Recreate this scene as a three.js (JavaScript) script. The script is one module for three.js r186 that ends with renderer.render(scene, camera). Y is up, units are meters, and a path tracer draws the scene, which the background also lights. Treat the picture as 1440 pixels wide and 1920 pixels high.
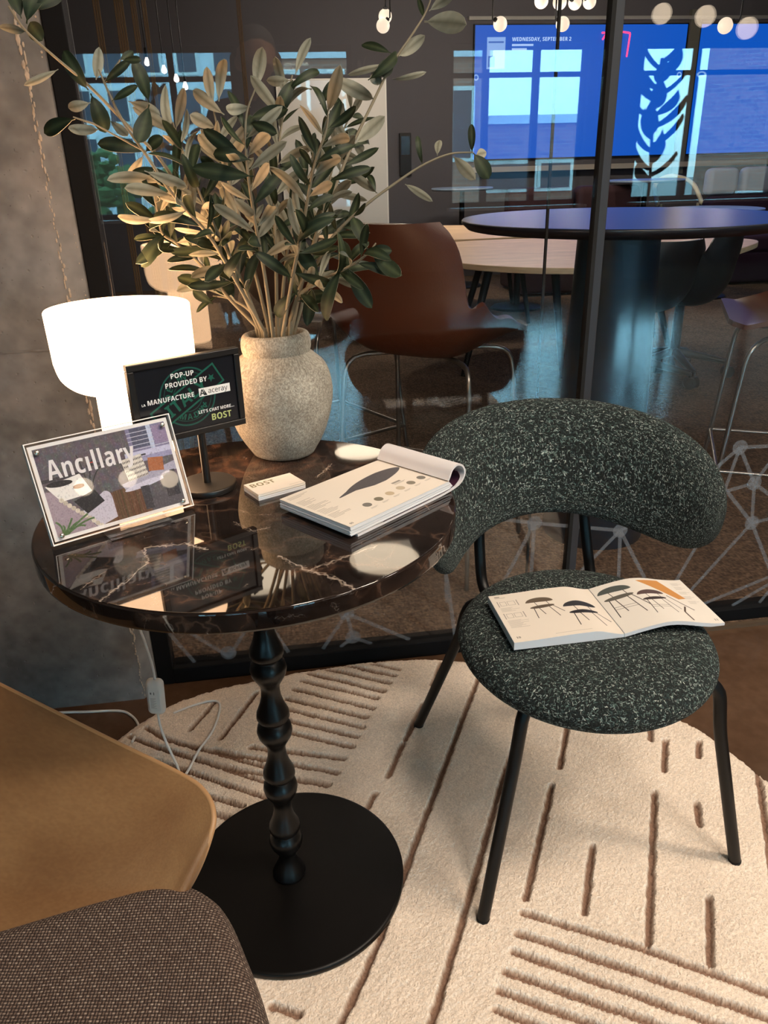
import * as THREE from 'three';
import { RoundedBoxGeometry } from 'three/addons/geometries/RoundedBoxGeometry.js';
import { mergeGeometries } from 'three/addons/utils/BufferGeometryUtils.js';
import { RectAreaLightUniformsLib } from 'three/addons/lights/RectAreaLightUniformsLib.js';
import { MarchingCubes } from 'three/addons/objects/MarchingCubes.js';
RectAreaLightUniformsLib.init();

// ---------------------------------------------------------------- camera, sky, large lights, exposure
const scene = new THREE.Scene();
const camera = new THREE.PerspectiveCamera(67.17, 1440 / 1920, 0.02, 200);
camera.position.set(0, 1.17, 0);
camera.rotation.order = 'XYZ';
camera.rotation.set(-24.37 * Math.PI / 180, 0, -1.556 * Math.PI / 180);
const renderer = new THREE.WebGLRenderer({ antialias: true });
renderer.toneMapping = THREE.LinearToneMapping;
renderer.toneMappingExposure = 1.4;
renderer.shadowMap.enabled = true;
renderer.shadowMap.type = THREE.PCFSoftShadowMap;
{ // hazy bright daytime sky, the same all round
  const w = 64, h = 32, d = new Float32Array(w * h * 4);
  for (let y = 0; y < h; y++) for (let x = 0; x < w; x++) {
    const e = (y + 0.5) / h * 2 - 1, k = Math.max(0, e), i = (y * w + x) * 4;
    d[i] = e < 0 ? 0.25 : 0.54 - 0.16 * k; d[i + 1] = e < 0 ? 0.25 : 0.82 - 0.14 * k; d[i + 2] = e < 0 ? 0.25 : 1.0; d[i + 3] = 1;
  }
  const t = new THREE.DataTexture(d, w, h, THREE.RGBAFormat, THREE.FloatType);
  t.mapping = THREE.EquirectangularReflectionMapping; t.magFilter = t.minFilter = THREE.LinearFilter; t.needsUpdate = true;
  scene.background = t; scene.backgroundIntensity = 15;
}
const SPOT = 6.5, SHADE_GLOW = 6.5, LAMP_CD = 0.1, DISC_GLOW = 3.2, DISC_RECT = 1, ROOM_RECT = 29, GLOBE_GLOW = 0.8;

// ---------------------------------------------------------------- the glass wall gives the frame of the building
const A0 = new THREE.Vector3(-0.567, 0, -1.597), TH = 7.875 * Math.PI / 180;
const U = new THREE.Vector3(Math.cos(TH), 0, -Math.sin(TH)), N = new THREE.Vector3(Math.sin(TH), 0, Math.cos(TH));
// s metres along the glass wall, h up, t towards the viewer's room
const W = (s, h, t) => new THREE.Vector3().copy(A0).addScaledVector(U, s).addScaledVector(N, t).setY(h);
const V = (x, y, z) => new THREE.Vector3(x, y, z);

// ---------------------------------------------------------------- helpers
function rng(seed) { let a = seed >>> 0; return () => { a = (a + 0x6D2B79F5) | 0; let t = Math.imul(a ^ (a >>> 15), 1 | a); t = (t + Math.imul(t ^ (t >>> 7), 61 | t)) ^ t; return ((t ^ (t >>> 14)) >>> 0) / 4294967296; }; }
const names = {};
function numbered(n) { const k = names[n] = (names[n] || 0) + 1; return k === 1 ? n : n + '_' + String(k - 1).padStart(3, '0'); }
function thing(name, label, category, pos = V(0, 0, 0), turn = 0, group) {
  const o = new THREE.Group(); o.name = numbered(name); o.position.copy(pos); o.rotation.y = turn; scene.add(o);
  o.userData = { label, category }; if (group) o.userData.group = group; return o;
}
function part(name, geo, mat, parent, label) {
  const m = new THREE.Mesh(geo, mat); m.name = name; m.castShadow = m.receiveShadow = true; parent.add(m); if (label) m.userData.label = label; return m;
}
function struct(name, geo, mat, label) { const m = part(name, geo, mat, scene, label); m.userData.kind = 'structure'; return m; }
function wstruct(name, geo, mat, label) { const m = struct(name, geo, mat, label); m.position.copy(A0); m.rotation.y = TH; return m; }
function wgroup(name, label) { const o = new THREE.Group(); o.name = name; o.position.copy(A0); o.rotation.y = TH; scene.add(o); o.userData = { kind: 'structure' }; if (label) o.userData.label = label; return o; }
const loc = (o, v) => { o.updateMatrixWorld(true); return o.worldToLocal(v.clone()); };
function tri(geo, k = 1) { // uv in metres, projected along the strongest axis of each face
  const g = geo.index ? geo.toNonIndexed() : geo, p = g.attributes.position, uv = new Float32Array(p.count * 2);
  const a = V(), b = V(), c = V(), n = V();
  for (let i = 0; i < p.count; i += 3) {
    a.fromBufferAttribute(p, i); b.fromBufferAttribute(p, i + 1); c.fromBufferAttribute(p, i + 2);
    n.copy(b).sub(a).cross(c.clone().sub(a)); const x = Math.abs(n.x), y = Math.abs(n.y), z = Math.abs(n.z);
    [a, b, c].forEach((v, j) => { const q = (i + j) * 2; if (y >= x && y >= z) { uv[q] = v.x * k; uv[q + 1] = v.z * k; } else if (x >= z) { uv[q] = v.z * k; uv[q + 1] = v.y * k; } else { uv[q] = v.x * k; uv[q + 1] = v.y * k; } });
  }
  g.setAttribute('uv', new THREE.BufferAttribute(uv, 2)); return g;
}
const merge = (l) => mergeGeometries(l.map((g) => { const q = g.index ? g.toNonIndexed() : g; for (const k of Object.keys(q.attributes)) if (!['position', 'normal', 'uv'].includes(k)) q.deleteAttribute(k); return q; }));
function box(x0, x1, y0, y1, z0, z1, r = 0) {
  const w = x1 - x0, h = y1 - y0, d = z1 - z0;
  const g = r > 0 ? new RoundedBoxGeometry(w, h, d, 2, Math.min(r, w / 2.01, h / 2.01, d / 2.01)) : new THREE.BoxGeometry(w, h, d);
  g.translate((x0 + x1) / 2, (y0 + y1) / 2, (z0 + z1) / 2); return tri(g);
}
function rod(p, q, r, r2 = r, seg = 12) {
  const d = q.clone().sub(p), g = new THREE.CylinderGeometry(r2, r, d.length(), seg);
  g.applyQuaternion(new THREE.Quaternion().setFromUnitVectors(V(0, 1, 0), d.clone().normalize())); const m = p.clone().add(q).multiplyScalar(0.5); g.translate(m.x, m.y, m.z); return g;
}
function tube(pts, r, n = 40, seg = 10, tension = 0.5) {
  const c = new THREE.CatmullRomCurve3(pts, false, 'catmullrom', tension), g = new THREE.TubeGeometry(c, n, r, seg);
  const ends = [pts[0], pts[pts.length - 1]].map((p) => new THREE.SphereGeometry(r, seg, 6).translate(p.x, p.y, p.z));
  return merge([g, ...ends]);
}
function lathe(prof, seg = 64) { return new THREE.LatheGeometry(prof.map(([r, y]) => new THREE.Vector2(r, y)), seg); }
function smoothProfile(pts, n) { const c = new THREE.SplineCurve(pts.map(([r, y]) => new THREE.Vector2(r, y))); return c.getPoints(n).map((p) => [Math.max(0, p.x), p.y]); }
function grid(fn, nu, nv, closeU = false) { // fn(u, v) -> Vector3; uv carried through
  const pos = [], uv = [], idx = [];
  for (let j = 0; j <= nv; j++) for (let i = 0; i <= nu; i++) { const p = fn(i / nu, j / nv); pos.push(p.x, p.y, p.z); uv.push(i / nu, j / nv); }
  for (let j = 0; j < nv; j++) for (let i = 0; i < nu; i++) { const a = j * (nu + 1) + i, b = a + 1, c = a + nu + 1, d = c + 1; idx.push(a, b, d, a, d, c); }
  const g = new THREE.BufferGeometry(); g.setAttribute('position', new THREE.Float32BufferAttribute(pos, 3)); g.setAttribute('uv', new THREE.Float32BufferAttribute(uv, 2)); g.setIndex(idx); g.computeVertexNormals(); return g;
}
function shell(fn, nu, nv, th, su = 1, sv = 1) { // a sheet of even thickness with closed edges
  const g = grid(fn, nu, nv), p = g.attributes.position, n = g.attributes.normal, w = nu + 1, cnt = p.count, pos = [], uv = [], idx = [];
  for (const s of [1, -1]) for (let i = 0; i < cnt; i++) { pos.push(p.getX(i) + n.getX(i) * th / 2 * s, p.getY(i) + n.getY(i) * th / 2 * s, p.getZ(i) + n.getZ(i) * th / 2 * s); uv.push((i % w) / nu * su, Math.floor(i / w) / nv * sv); }
  const gi = g.index.array; for (let i = 0; i < gi.length; i += 3) { idx.push(gi[i], gi[i + 1], gi[i + 2], gi[i] + cnt, gi[i + 2] + cnt, gi[i + 1] + cnt); }
  const rim = []; for (let i = 0; i < nu; i++) rim.push([i, i + 1]); for (let j = 0; j < nv; j++) rim.push([j * w + nu, (j + 1) * w + nu]);
  for (let i = nu; i > 0; i--) rim.push([nv * w + i, nv * w + i - 1]); for (let j = nv; j > 0; j--) rim.push([j * w, (j - 1) * w]);
  const base = pos.length / 3; let k = base;
  for (const [a, b] of rim) { for (const q of [a, b, a + cnt, b + cnt]) { pos.push(pos[q * 3], pos[q * 3 + 1], pos[q * 3 + 2]); uv.push(uv[q * 2], uv[q * 2 + 1]); } idx.push(k, k + 2, k + 1, k + 1, k + 2, k + 3); k += 4; }
  const o = new THREE.BufferGeometry(); o.setAttribute('position', new THREE.Float32BufferAttribute(pos, 3)); o.setAttribute('uv', new THREE.Float32BufferAttribute(uv, 2)); o.setIndex(idx); o.computeVertexNormals(); return o;
}
const outline = (pts, n = 80) => { const s = new THREE.Shape(); s.setFromPoints(new THREE.CatmullRomCurve3(pts.map(([x, y]) => V(x, y, 0)), true).getPoints(n).slice(0, -1).map((p) => new THREE.Vector2(p.x, p.y))); return s; };
function slab(shape, y0, y1, bevel = 0.002) { // shape drawn in x, z
  const g = new THREE.ExtrudeGeometry(shape, { depth: y1 - y0 - 2 * bevel, bevelEnabled: bevel > 0, bevelThickness: bevel, bevelSize: bevel, bevelOffset: -bevel, bevelSegments: 2, curveSegments: 24 });
  g.rotateX(Math.PI / 2); g.translate(0, y1 - bevel, 0); return tri(g);
}
const clamp = (x, a = 0, b = 1) => Math.min(b, Math.max(a, x)), sstep = (a, b, x) => { const t = clamp((x - a) / (b - a)); return t * t * (3 - 2 * t); }, lerp = (a, b, t) => a + (b - a) * t;

// ---------------------------------------------------------------- noise and textures
const PT = new Float32Array(65536); { const r = rng(7); for (let i = 0; i < 65536; i++) PT[i] = r(); }
function vn(x, y, p, s = 0) { // value noise that repeats every p
  const xi = Math.floor(x), yi = Math.floor(y), fx = x - xi, fy = y - yi, u = fx * fx * (3 - 2 * fx), v = fy * fy * (3 - 2 * fy);
  const m = (a) => ((a % p) + p) % p, x0 = m(xi), x1 = m(xi + 1), y0 = m(yi), y1 = m(yi + 1), h = (a, b) => PT[(a * 157 + b * 1013 + s * 7919 + ((a * b) & 255) * 31) & 65535];
  return lerp(lerp(h(x0, y0), h(x1, y0), u), lerp(h(x0, y1), h(x1, y1), u), v);
}
function fbm(u, v, p, oct, s = 0) { let a = 0, w = 0.5, t = 0; for (let o = 0; o < oct; o++) { a += w * vn(u * p, v * p, p, s + o); t += w; w *= 0.5; p *= 2; } return a / t; }
function setTex(t, srgb, rx, ry) { t.wrapS = t.wrapT = THREE.RepeatWrapping; t.magFilter = THREE.LinearFilter; t.minFilter = THREE.LinearFilter; if (srgb) t.colorSpace = THREE.SRGBColorSpace; if (rx) t.repeat.set(rx, ry || rx); t.needsUpdate = true; return t; }
function ptex(n, fn, srgb = true, rep = 1) { // fn(u, v) -> [r, g, b] in 0..255 or one number
  const d = new Uint8Array(n * n * 4);
  for (let y = 0; y < n; y++) for (let x = 0; x < n; x++) { const c = fn(x / n, y / n, x, y), i = (y * n + x) * 4; if (typeof c === 'number') d[i] = d[i + 1] = d[i + 2] = clamp(c, 0, 255); else { d[i] = clamp(c[0], 0, 255); d[i + 1] = clamp(c[1], 0, 255); d[i + 2] = clamp(c[2], 0, 255); } d[i + 3] = 255; }
  return setTex(new THREE.DataTexture(d, n, n, THREE.RGBAFormat), srgb, rep);
}
function ctex(w, h, draw, srgb = true, rep = 0) { const c = document.createElement('canvas'); c.width = w; c.height = h; draw(c.getContext('2d'), w, h); return setTex(new THREE.CanvasTexture(c), srgb, rep); }
const mix3 = (a, b, t) => [lerp(a[0], b[0], t), lerp(a[1], b[1], t), lerp(a[2], b[2], t)];
const M = (color, roughness = 0.6, o = {}) => new THREE.MeshPhysicalMaterial({ color, roughness, ...o });

// marble: near black brown with a rust network and a few white veins, 0.6 m across
const marbleTex = ctex(1024, 1024, (g, w, h) => {
  const im = g.createImageData(w, h);
  for (let y = 0; y < h; y++) for (let x = 0; x < w; x++) {
    const u = x / w, v = y / h, q = fbm(u, v, 4, 4, 3), q2 = fbm(u, v, 4, 4, 23), a = fbm(u + q * 0.22, v * 1 + q2 * 0.22, 6, 5, 11), b = fbm(u + q2 * 0.15, v + q * 0.12, 14, 4, 41);
    const r1 = Math.pow(1 - Math.abs(2 * a - 1), 15), r2 = Math.pow(1 - Math.abs(2 * b - 1), 17), c0 = mix3([20, 16, 15], [38, 30, 27], sstep(0.35, 0.7, q));
    let c = mix3(c0, [92, 64, 49], r1 * 0.72); c = mix3(c, [118, 90, 72], r2 * 0.5 * sstep(0.35, 0.6, a)); c = mix3(c, [14, 10, 9], sstep(0.52, 0.7, b) * 0.6);
    const n = (vn(u * 400, v * 400, 400) - 0.5) * 10, i = (y * w + x) * 4; im.data[i] = c[0] + n; im.data[i + 1] = c[1] + n; im.data[i + 2] = c[2] + n; im.data[i + 3] = 255;
  }
  g.putImageData(im, 0, 0);
  const r = rng(5);
  const vein = (pts, wid, al) => { for (let k = 0; k < 3; k++) { g.strokeStyle = `rgba(${205 - k * 14},${190 - k * 16},${176 - k * 18},${al / (k + 1)})`; g.beginPath(); let p = pts[0]; g.moveTo(p[0] * w, p[1] * h);
    for (let i = 1; i < pts.length; i++) for (let t = 1; t <= 14; t++) { const x = lerp(pts[i - 1][0], pts[i][0], t / 14) * w + (r() - 0.5) * 8 * (k + 1), y = lerp(pts[i - 1][1], pts[i][1], t / 14) * h + (r() - 0.5) * 8 * (k + 1); g.lineWidth = wid * (0.4 + r()); g.lineTo(x, y); g.stroke(); g.beginPath(); g.moveTo(x, y); } } };
  const at = (x, z) => [(x + 0.185) / 0.6 + 0.5, (z + 0.985) / 0.6 + 0.5];
  vein([at(-0.3, -0.86), at(-0.285, -0.82), at(-0.3, -0.77), at(-0.315, -0.73)], 3.4, 0.6); vein([at(-0.3, -0.86), at(-0.25, -0.87), at(-0.22, -0.85)], 4, 0.6);
  vein([at(-0.13, -0.83), at(-0.09, -0.79), at(-0.05, -0.765), at(-0.02, -0.72)], 4, 0.6); vein([at(-0.09, -0.79), at(-0.05, -0.82), at(-0.01, -0.85)], 4, 0.5); vein([at(-0.08, -1.14), at(-0.1, -1.08)], 3, 0.6);
  vein([at(-0.2, -0.93), at(-0.17, -0.9), at(-0.15, -0.91)], 2, 0.45); vein([at(-0.4, -0.9), at(-0.42, -0.95)], 3, 0.7); vein([at(-0.345, -0.76), at(-0.33, -0.8)], 2, 0.5); vein([at(0.0, -1.2), at(0.03, -1.1), at(0.06, -0.95)], 2, 0.3);
  for (let i = 0; i < 60; i++) { const x = r(), y = r(), a = r() * 6.28, l = 0.01 + r() * 0.05; vein([[x, y], [x + Math.cos(a) * l, y + Math.sin(a) * l]], 1.2, 0.22); }
});
const concreteTex = ptex(1024, (u, v) => { const a = fbm(u, v, 3, 6, 2), b = fbm(u, v, 40, 3, 9), c = fbm(u, v, 8, 4, 31); const k = 96 + (a - 0.5) * 84 + (b - 0.5) * 36 + (c > 0.62 ? -18 : 0) * sstep(0.6, 0.7, c); const sp = vn(u * 300, v * 300, 300, 8) > 0.97 ? -30 : 0; return [k + sp, k * 0.98 + sp, k * 0.96 + sp]; }, true, 1);
const concreteBump = ptex(1024, (u, v) => { const b = fbm(u, v, 24, 5, 9), p = vn(u * 110, v * 110, 110, 4); return 150 + (b - 0.5) * 120 - (p > 0.93 ? (p - 0.93) * 1800 : 0); }, false, 1);
const floorTex = ptex(1024, (u, v) => { const a = fbm(u, v, 4, 6, 61), b = fbm(u, v, 60, 3, 12); const k = (a - 0.5) * 70 + (b - 0.5) * 26; return [82 + k * 0.6, 61 + k * 0.52, 46 + k * 0.45]; }, true, 0.8);
const carpetTex = ptex(1024, (u, v) => { const a = vn(u * 220, v * 90, 1 << 10, 3), b = vn(u * 90, v * 240, 1 << 10, 5), c = fbm(u, v, 10, 4, 21); const k = (a * 0.5 + b * 0.5 - 0.5) * 95 + (c - 0.5) * 30; return [84 + k * 0.9, 66 + k * 0.78, 52 + k * 0.66]; }, true, 1);
const carpetBump = ptex(512, (u, v) => vn(u * 200, v * 200, 200, 6) * 255, false, 1);
const pileBump = ptex(1024, (u, v) => 110 + (vn(u * 190, v * 190, 190, 6) - 0.5) * 150 + (vn(u * 420, v * 420, 420, 16) - 0.5) * 90, false, 2.2);
const pileTex = ptex(1024, (u, v) => { const k = (vn(u * 190, v * 190, 190, 6) - 0.5) * 26 + (vn(u * 420, v * 420, 420, 16) - 0.5) * 26 + (fbm(u, v, 6, 4, 3) - 0.5) * 22; return [242 + k, 240 + k, 238 + k]; }, true, 2.2);
function boucle(n, base, flecks, count, seed, lenMin, lenMax, wid, dirs) {
  return ctex(n, n, (g) => { const r = rng(seed); g.fillStyle = base; g.fillRect(0, 0, n, n); g.lineCap = 'round';
    for (let i = 0; i < count; i++) { const x = r() * n, y = r() * n, a = dirs(r), l = lerp(lenMin, lenMax, r()); g.strokeStyle = flecks[Math.floor(r() * flecks.length)]; g.lineWidth = wid * (0.6 + r() * 0.8); g.globalAlpha = 0.55 + r() * 0.45;
      for (const ox of [-n, 0, n]) for (const oy of [-n, 0, n]) { if (x + ox < -60 || x + ox > n + 60 || y + oy < -60 || y + oy > n + 60) continue; g.beginPath(); g.moveTo(x + ox, y + oy); g.quadraticCurveTo(x + ox + Math.cos(a) * l / 2 + (r() - 0.5) * 2, y + oy + Math.sin(a) * l / 2 + 2, x + ox + Math.cos(a) * l, y + oy + Math.sin(a) * l); g.stroke(); } } }, true, 1 / 0.24);
}
const boucleTex = boucle(1024, '#101717', ['#060a0a', '#060a0a', '#0a1010', '#0e1515', '#141d1c', '#1c2827', '#263634', '#30413e', '#445752', '#5d736c', '#80938b', '#a3b0a8', '#c6cdc4'], 17000, 3, 6, 16, 4.6, (r) => (r() < 0.55 ? (r() - 0.5) * 1.0 : Math.PI / 2 + (r() - 0.5) * 1.4));
const boucleBump = boucle(1024, '#303030', ['#202020', '#505050', '#808080', '#b0b0b0', '#e0e0e0'], 17000, 3, 6, 16, 4.6, (r) => (r() < 0.55 ? (r() - 0.5) * 1.0 : Math.PI / 2 + (r() - 0.5) * 1.4)); boucleBump.colorSpace = THREE.NoColorSpace;
const weave = (u, v, n) => { const x = u * n, y = v * n, i = Math.floor(x), j = Math.floor(y), fx = x - i - 0.5, fy = y - j - 0.5, over = (i + j) & 1; const d = over ? Math.hypot(fx * 0.9, fy * 1.5) : Math.hypot(fx * 1.5, fy * 0.9); return [clamp(1 - d * 1.35), over, i, j]; };
const weaveTex = ptex(1024, (u, v) => { const [k, o, i, j] = weave(u + (fbm(u, v, 8, 2, 4) - 0.5) * 0.011, v + (fbm(u, v, 8, 2, 14) - 0.5) * 0.011, 80), t = PT[(i * 7 + j * 131) & 65535], c = mix3([22, 10, 6], mix3([140, 119, 104], [200, 181, 163], t), Math.pow(k, 0.7)); return o ? c : mix3(c, [58, 40, 32], 0.38); }, true, 1 / 0.26);
const weaveBump = ptex(1024, (u, v) => weave(u + (fbm(u, v, 8, 2, 4) - 0.5) * 0.011, v + (fbm(u, v, 8, 2, 14) - 0.5) * 0.011, 80)[0] * 255, false, 1 / 0.26);
const leatherBump = ptex(512, (u, v) => 120 + (fbm(u, v, 60, 3, 2) - 0.5) * 130 + (fbm(u, v, 10, 3, 5) - 0.5) * 60, false, 4);
const leatherTex = ptex(512, (u, v) => { const k = (fbm(u, v, 5, 5, 2) - 0.5) * 34 + (vn(u * 160, v * 160, 160) - 0.5) * 9; return [124 + k, 92 + k, 60 + k * 0.8]; }, true, 2);
const oakTex = ptex(512, (u, v) => { const k = (fbm(u * 0.25, v, 24, 4, 2) - 0.5) * 36 + (vn(u * 24, v * 260, 1 << 9, 5) - 0.5) * 20; return [222 + k, 190 + k * 0.9, 152 + k * 0.8]; }, true, 1);
const glazeTex = ptex(1024, (u, v) => { const a = fbm(u, v, 4, 5, 71), b = vn(u * 340, v * 340, 340, 2), c = fbm(u, v, 90, 2, 19); const k = (a - 0.5) * 42 + (c - 0.5) * 70 + (b - 0.5) * 36; return [153 + k, 146 + k, 133 + k * 0.95]; }, true, 1);
const glazeBump = ptex(1024, (u, v) => 128 + (fbm(u, v, 90, 3, 19) - 0.5) * 200, false, 1);
const brickTex = ptex(512, (u, v) => { const y = v * 12, r = Math.floor(y), x = u * 4 + (r & 1) * 0.5, i = Math.floor(x), fx = x - i, fy = y - r, m = fx < 0.05 || fy < 0.14, t = PT[(i * 17 + r * 71) & 65535]; return m ? [150, 138, 128] : [128 + t * 36, 84 + t * 22, 68 + t * 16]; }, true, 0.9);
// ---------------------------------------------------------------- materials
const mConcrete = M(0xffffff, 0.85, { map: concreteTex, bumpMap: concreteBump, bumpScale: 0.003 });
const mFloor = M(0xffffff, 0.13, { map: floorTex });
const mCarpet = M(0xffffff, 1, { map: carpetTex, bumpMap: carpetBump, bumpScale: 0.004 });
const mMarble = M(0xffffff, 0.03, { map: marbleTex, ior: 1.55 });
const mBlack = M(0x0a0a0b, 0.42, { specularIntensity: 0.6 }), mBlackSatin = M(0x090808, 0.33, { specularIntensity: 0.7 }), mFrame = M(0x040406, 0.8, { specularIntensity: 0.4 }), mGasket = M(0x030303, 0.8), mAlu = M(0x2c2c30, 0.5);
const mGlass = M(0xffffff, 0.0, { transmission: 1, thickness: 0, ior: 1.52 });
const mTintGlass = M(0xe0f6f8, 0.0, { transmission: 1, thickness: 0, ior: 1.52 });
const mGreyWall = M(0x504e54, 0.9), mCeil = M(0x3d3d40, 0.95), mPlaster = M(0x8b8781, 0.9), mWhite = M(0xe4e1dc, 0.55), mDarkWall = M(0x3a3336, 0.9);
const mBoucle = M(0xffffff, 0.95, { map: boucleTex, bumpMap: boucleBump, bumpScale: 0.005 });
const mWeave = M(0xffffff, 0.9, { map: weaveTex, bumpMap: weaveBump, bumpScale: 0.0016 });
const mLeather = M(0xffffff, 0.5, { map: leatherTex, bumpMap: leatherBump, bumpScale: 0.0004 });
const mTan = M(0x4d2614, 0.42, { bumpMap: leatherBump, bumpScale: 0.0003 });
const mChrome = M(0x8f8a84, 0.3, { metalness: 0.9 });
const mOak = M(0xffffff, 0.45, { map: oakTex });
const mPaper = M(0xdcd6cc, 0.7), mPaperEdge = M(0xd6d6d8, 0.8);
const mCordWhite = M(0xd9d7d2, 0.5);

// ---------------------------------------------------------------- the viewer's room
const RS0 = -3.5, RS1 = 8.5, RT = 7.5, CE = 3.0, BT = -7.0;
wstruct('floor', box(RS0, RS1, -0.15, 0, -0.02, RT + 0.25), mFloor, 'polished brown concrete floor around the rug');
wstruct('ceiling', box(RS0 - 0.2, RS1 + 0.2, CE, CE + 0.2, BT - 0.2, RT + 0.25), mCeil);
wstruct('wall_left', box(RS0 - 0.2, RS0, -0.15, CE, BT - 0.2, RT + 0.25), mPlaster);
wstruct('wall_right', box(RS1, RS1 + 0.2, -0.15, CE, BT - 0.2, RT + 0.25), mPlaster);
wstruct('wall_front', merge([box(RS0, -0.9, 0, CE, -0.2, -0.02), box(4.6, RS1, 0, CE, -0.15, 0), box(-0.9, 4.6, 2.7, CE, -0.12, 0.02)]), mPlaster, 'plaster wall beside the concrete pier and over the glass');
{ // concrete pier with a chamfered, crumbling arris
  const s = new THREE.Shape(); [[-0.9, 0.069], [-0.036, 0.069], [-0.008, 0.03], [-0.008, -0.25], [-0.9, -0.25]].forEach(([x, z], i) => (i ? s.lineTo(x, -z) : s.moveTo(x, -z)));
  const g = new THREE.ExtrudeGeometry(s, { depth: CE, bevelEnabled: false }); g.rotateX(-Math.PI / 2);
  const pier = wstruct('wall_pier', tri(g, 0.9), mConcrete, 'bare grey concrete pier with a crumbling corner, left of the glass');
  const r = rng(9), pos = []; // broken aggregate standing along the arris
  const parts = [];
  for (let h = 0.01; h < 2.4; h += 0.0075) { const k = vn(h * 9, 3, 64, 5), m = 0.0012 + 0.0034 * Math.max(0, k - 0.25) * r(); const q = new THREE.IcosahedronGeometry(m * 1.6, 0); q.scale(1, 1.6 + r(), 0.55); q.rotateY(r() * 6); q.translate(-0.036 + (r() - 0.5) * 0.007, h, 0.0688); parts.push(q); if (r() < 0.3) { const q2 = new THREE.IcosahedronGeometry(m, 0); q2.translate(-0.013 + (r() - 0.5) * 0.004, h, 0.036); parts.push(q2); } }
  const crumb = part('crumbled_edge', tri(merge(parts)), M(0xa39484, 0.95), pier, 'pale crumbled aggregate along the corner'); crumb.userData.kind = 'stuff';
  for (const [h, len] of [[0.85, 0.7], [0.14, 0.16]]) part('form_line', box(-0.89, -0.89 + len + 0.14, h, h + 0.004, 0.0685, 0.0705), mConcrete, pier);
}

// ---------------------------------------------------------------- glass partition
{
  const g = wgroup('window_1', 'black framed glass partition with a frosted line pattern low down');
  part('stile', box(-0.007, 0.032, 0, 2.7, -0.03, 0.022, 0.003), mFrame, g);
  part('bottom_rail', box(0.032, 4.6, 0, 0.044, -0.03, 0.022, 0.003), mFrame, g);
  part('head_rail', box(0.032, 4.6, 2.655, 2.7, -0.03, 0.022, 0.003), mFrame, g);
  for (const s of [1.042, 2.35, 3.5]) { part('mullion', box(s, s + 0.019, 0.044, 2.655, -0.012, 0.013, 0.002), mAlu, g); part('gasket', box(s - 0.008, s + 0.0005, 0.044, 2.655, -0.01, 0.015), mGasket, g); }
  const edges = [0.032, 1.034, 1.061, 2.342, 2.369, 3.492, 3.519, 4.6];
  for (let i = 0; i < 8; i += 2) part('glass_pane', box(edges[i], edges[i + 1], 0.044, 2.655, -0.005, 0.005), mGlass, g);
  part('door_edge', box(0.936, 0.941, 0.044, 2.655, -0.012, -0.0055), mGasket, g, 'thin dark upright edge of the sliding leaf');
  const film = M(0x9aa0a8, 0.9, { transparent: true, opacity: 0.16 });
  const nodes = [[1.464, 0.507], [1.521, 0.407], [1.535, 0.294], [0.946, 0.349], [1.174, 0.307], [0.47, 0.144], [0.483, 0.072], [0.17, 0.043], [0.023, 0.154], [1.63, 0.11], [1.75, 0.33]];
  nodes.forEach(([s, h], i) => { const d = new THREE.CylinderGeometry(i > 8 ? 0.014 : 0.0195, i > 8 ? 0.014 : 0.0195, 0.0006, 24); d.rotateX(Math.PI / 2); d.translate(s, Math.max(h, 0.064), 0.0056); if (s > 0.03) part('film_dot', d, film, g); });
  const lines = [[1.464, 0.507, 1.521, 0.407], [1.464, 0.507, 1.7, 0.5], [1.464, 0.507, 1.405, 0.454], [1.464, 0.507, 1.438, 0.37], [1.521, 0.407, 1.535, 0.294], [1.521, 0.407, 1.65, 0.31], [1.521, 0.407, 1.6, 0.54], [1.521, 0.407, 1.37, 0.375], [1.535, 0.294, 1.361, 0.066], [1.535, 0.294, 1.63, 0.12], [1.535, 0.294, 1.7, 0.32], [1.535, 0.294, 1.426, 0.417], [0.946, 0.349, 1.174, 0.307], [0.946, 0.349, 0.868, 0.177], [0.946, 0.349, 0.946, 0.185], [0.946, 0.349, 0.847, 0.371], [1.174, 0.307, 1.08, 0.202], [1.174, 0.307, 1.185, 0.159], [1.174, 0.307, 1.282, 0.116], [1.174, 0.307, 1.264, 0.35], [1.633, 0.131, 1.424, 0.057], [1.633, 0.11, 1.523, 0.046], [1.643, 0.11, 1.603, 0.046], [1.421, 0.313, 1.305, 0.046], [0.47, 0.144, 0.405, 0.046], [0.47, 0.144, 0.483, 0.072], [0.47, 0.144, 0.63, 0.046], [0.483, 0.072, 0.45, 0.046], [0.483, 0.072, 0.53, 0.046], [0.719, 0.27, 0.749, 0.046], [0.718, 0.343, 0.727, 0.146], [0.034, 0.14, 0.085, 0.046], [0.046, 0.171, 0.17, 0.052], [0.17, 0.052, 0.248, 0.17], [0.277, 0.136, 0.318, 0.046]];
  for (const [a, b, c, d] of lines) { const dx = c - a, dy = d - b, l = Math.hypot(dx, dy), q = new THREE.BoxGeometry(l, 0.0095, 0.0005); q.rotateZ(Math.atan2(dy, dx)); q.translate((a + c) / 2, (b + d) / 2, 0.0055); part('film_line', q, film, g); }
  wstruct('trim_1', box(1.09, 4.6, 0.0, 0.012, 0.035, 0.047), M(0x8a7560, 0.35, { metalness: 0.7 }), 'thin metal threshold strip in front of the glass');
  wstruct('trim_2', box(1.09, 4.6, 0.0, 0.008, 0.022, 0.035), mCarpet, 'dark carpet strip along the glass');
}

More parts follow.
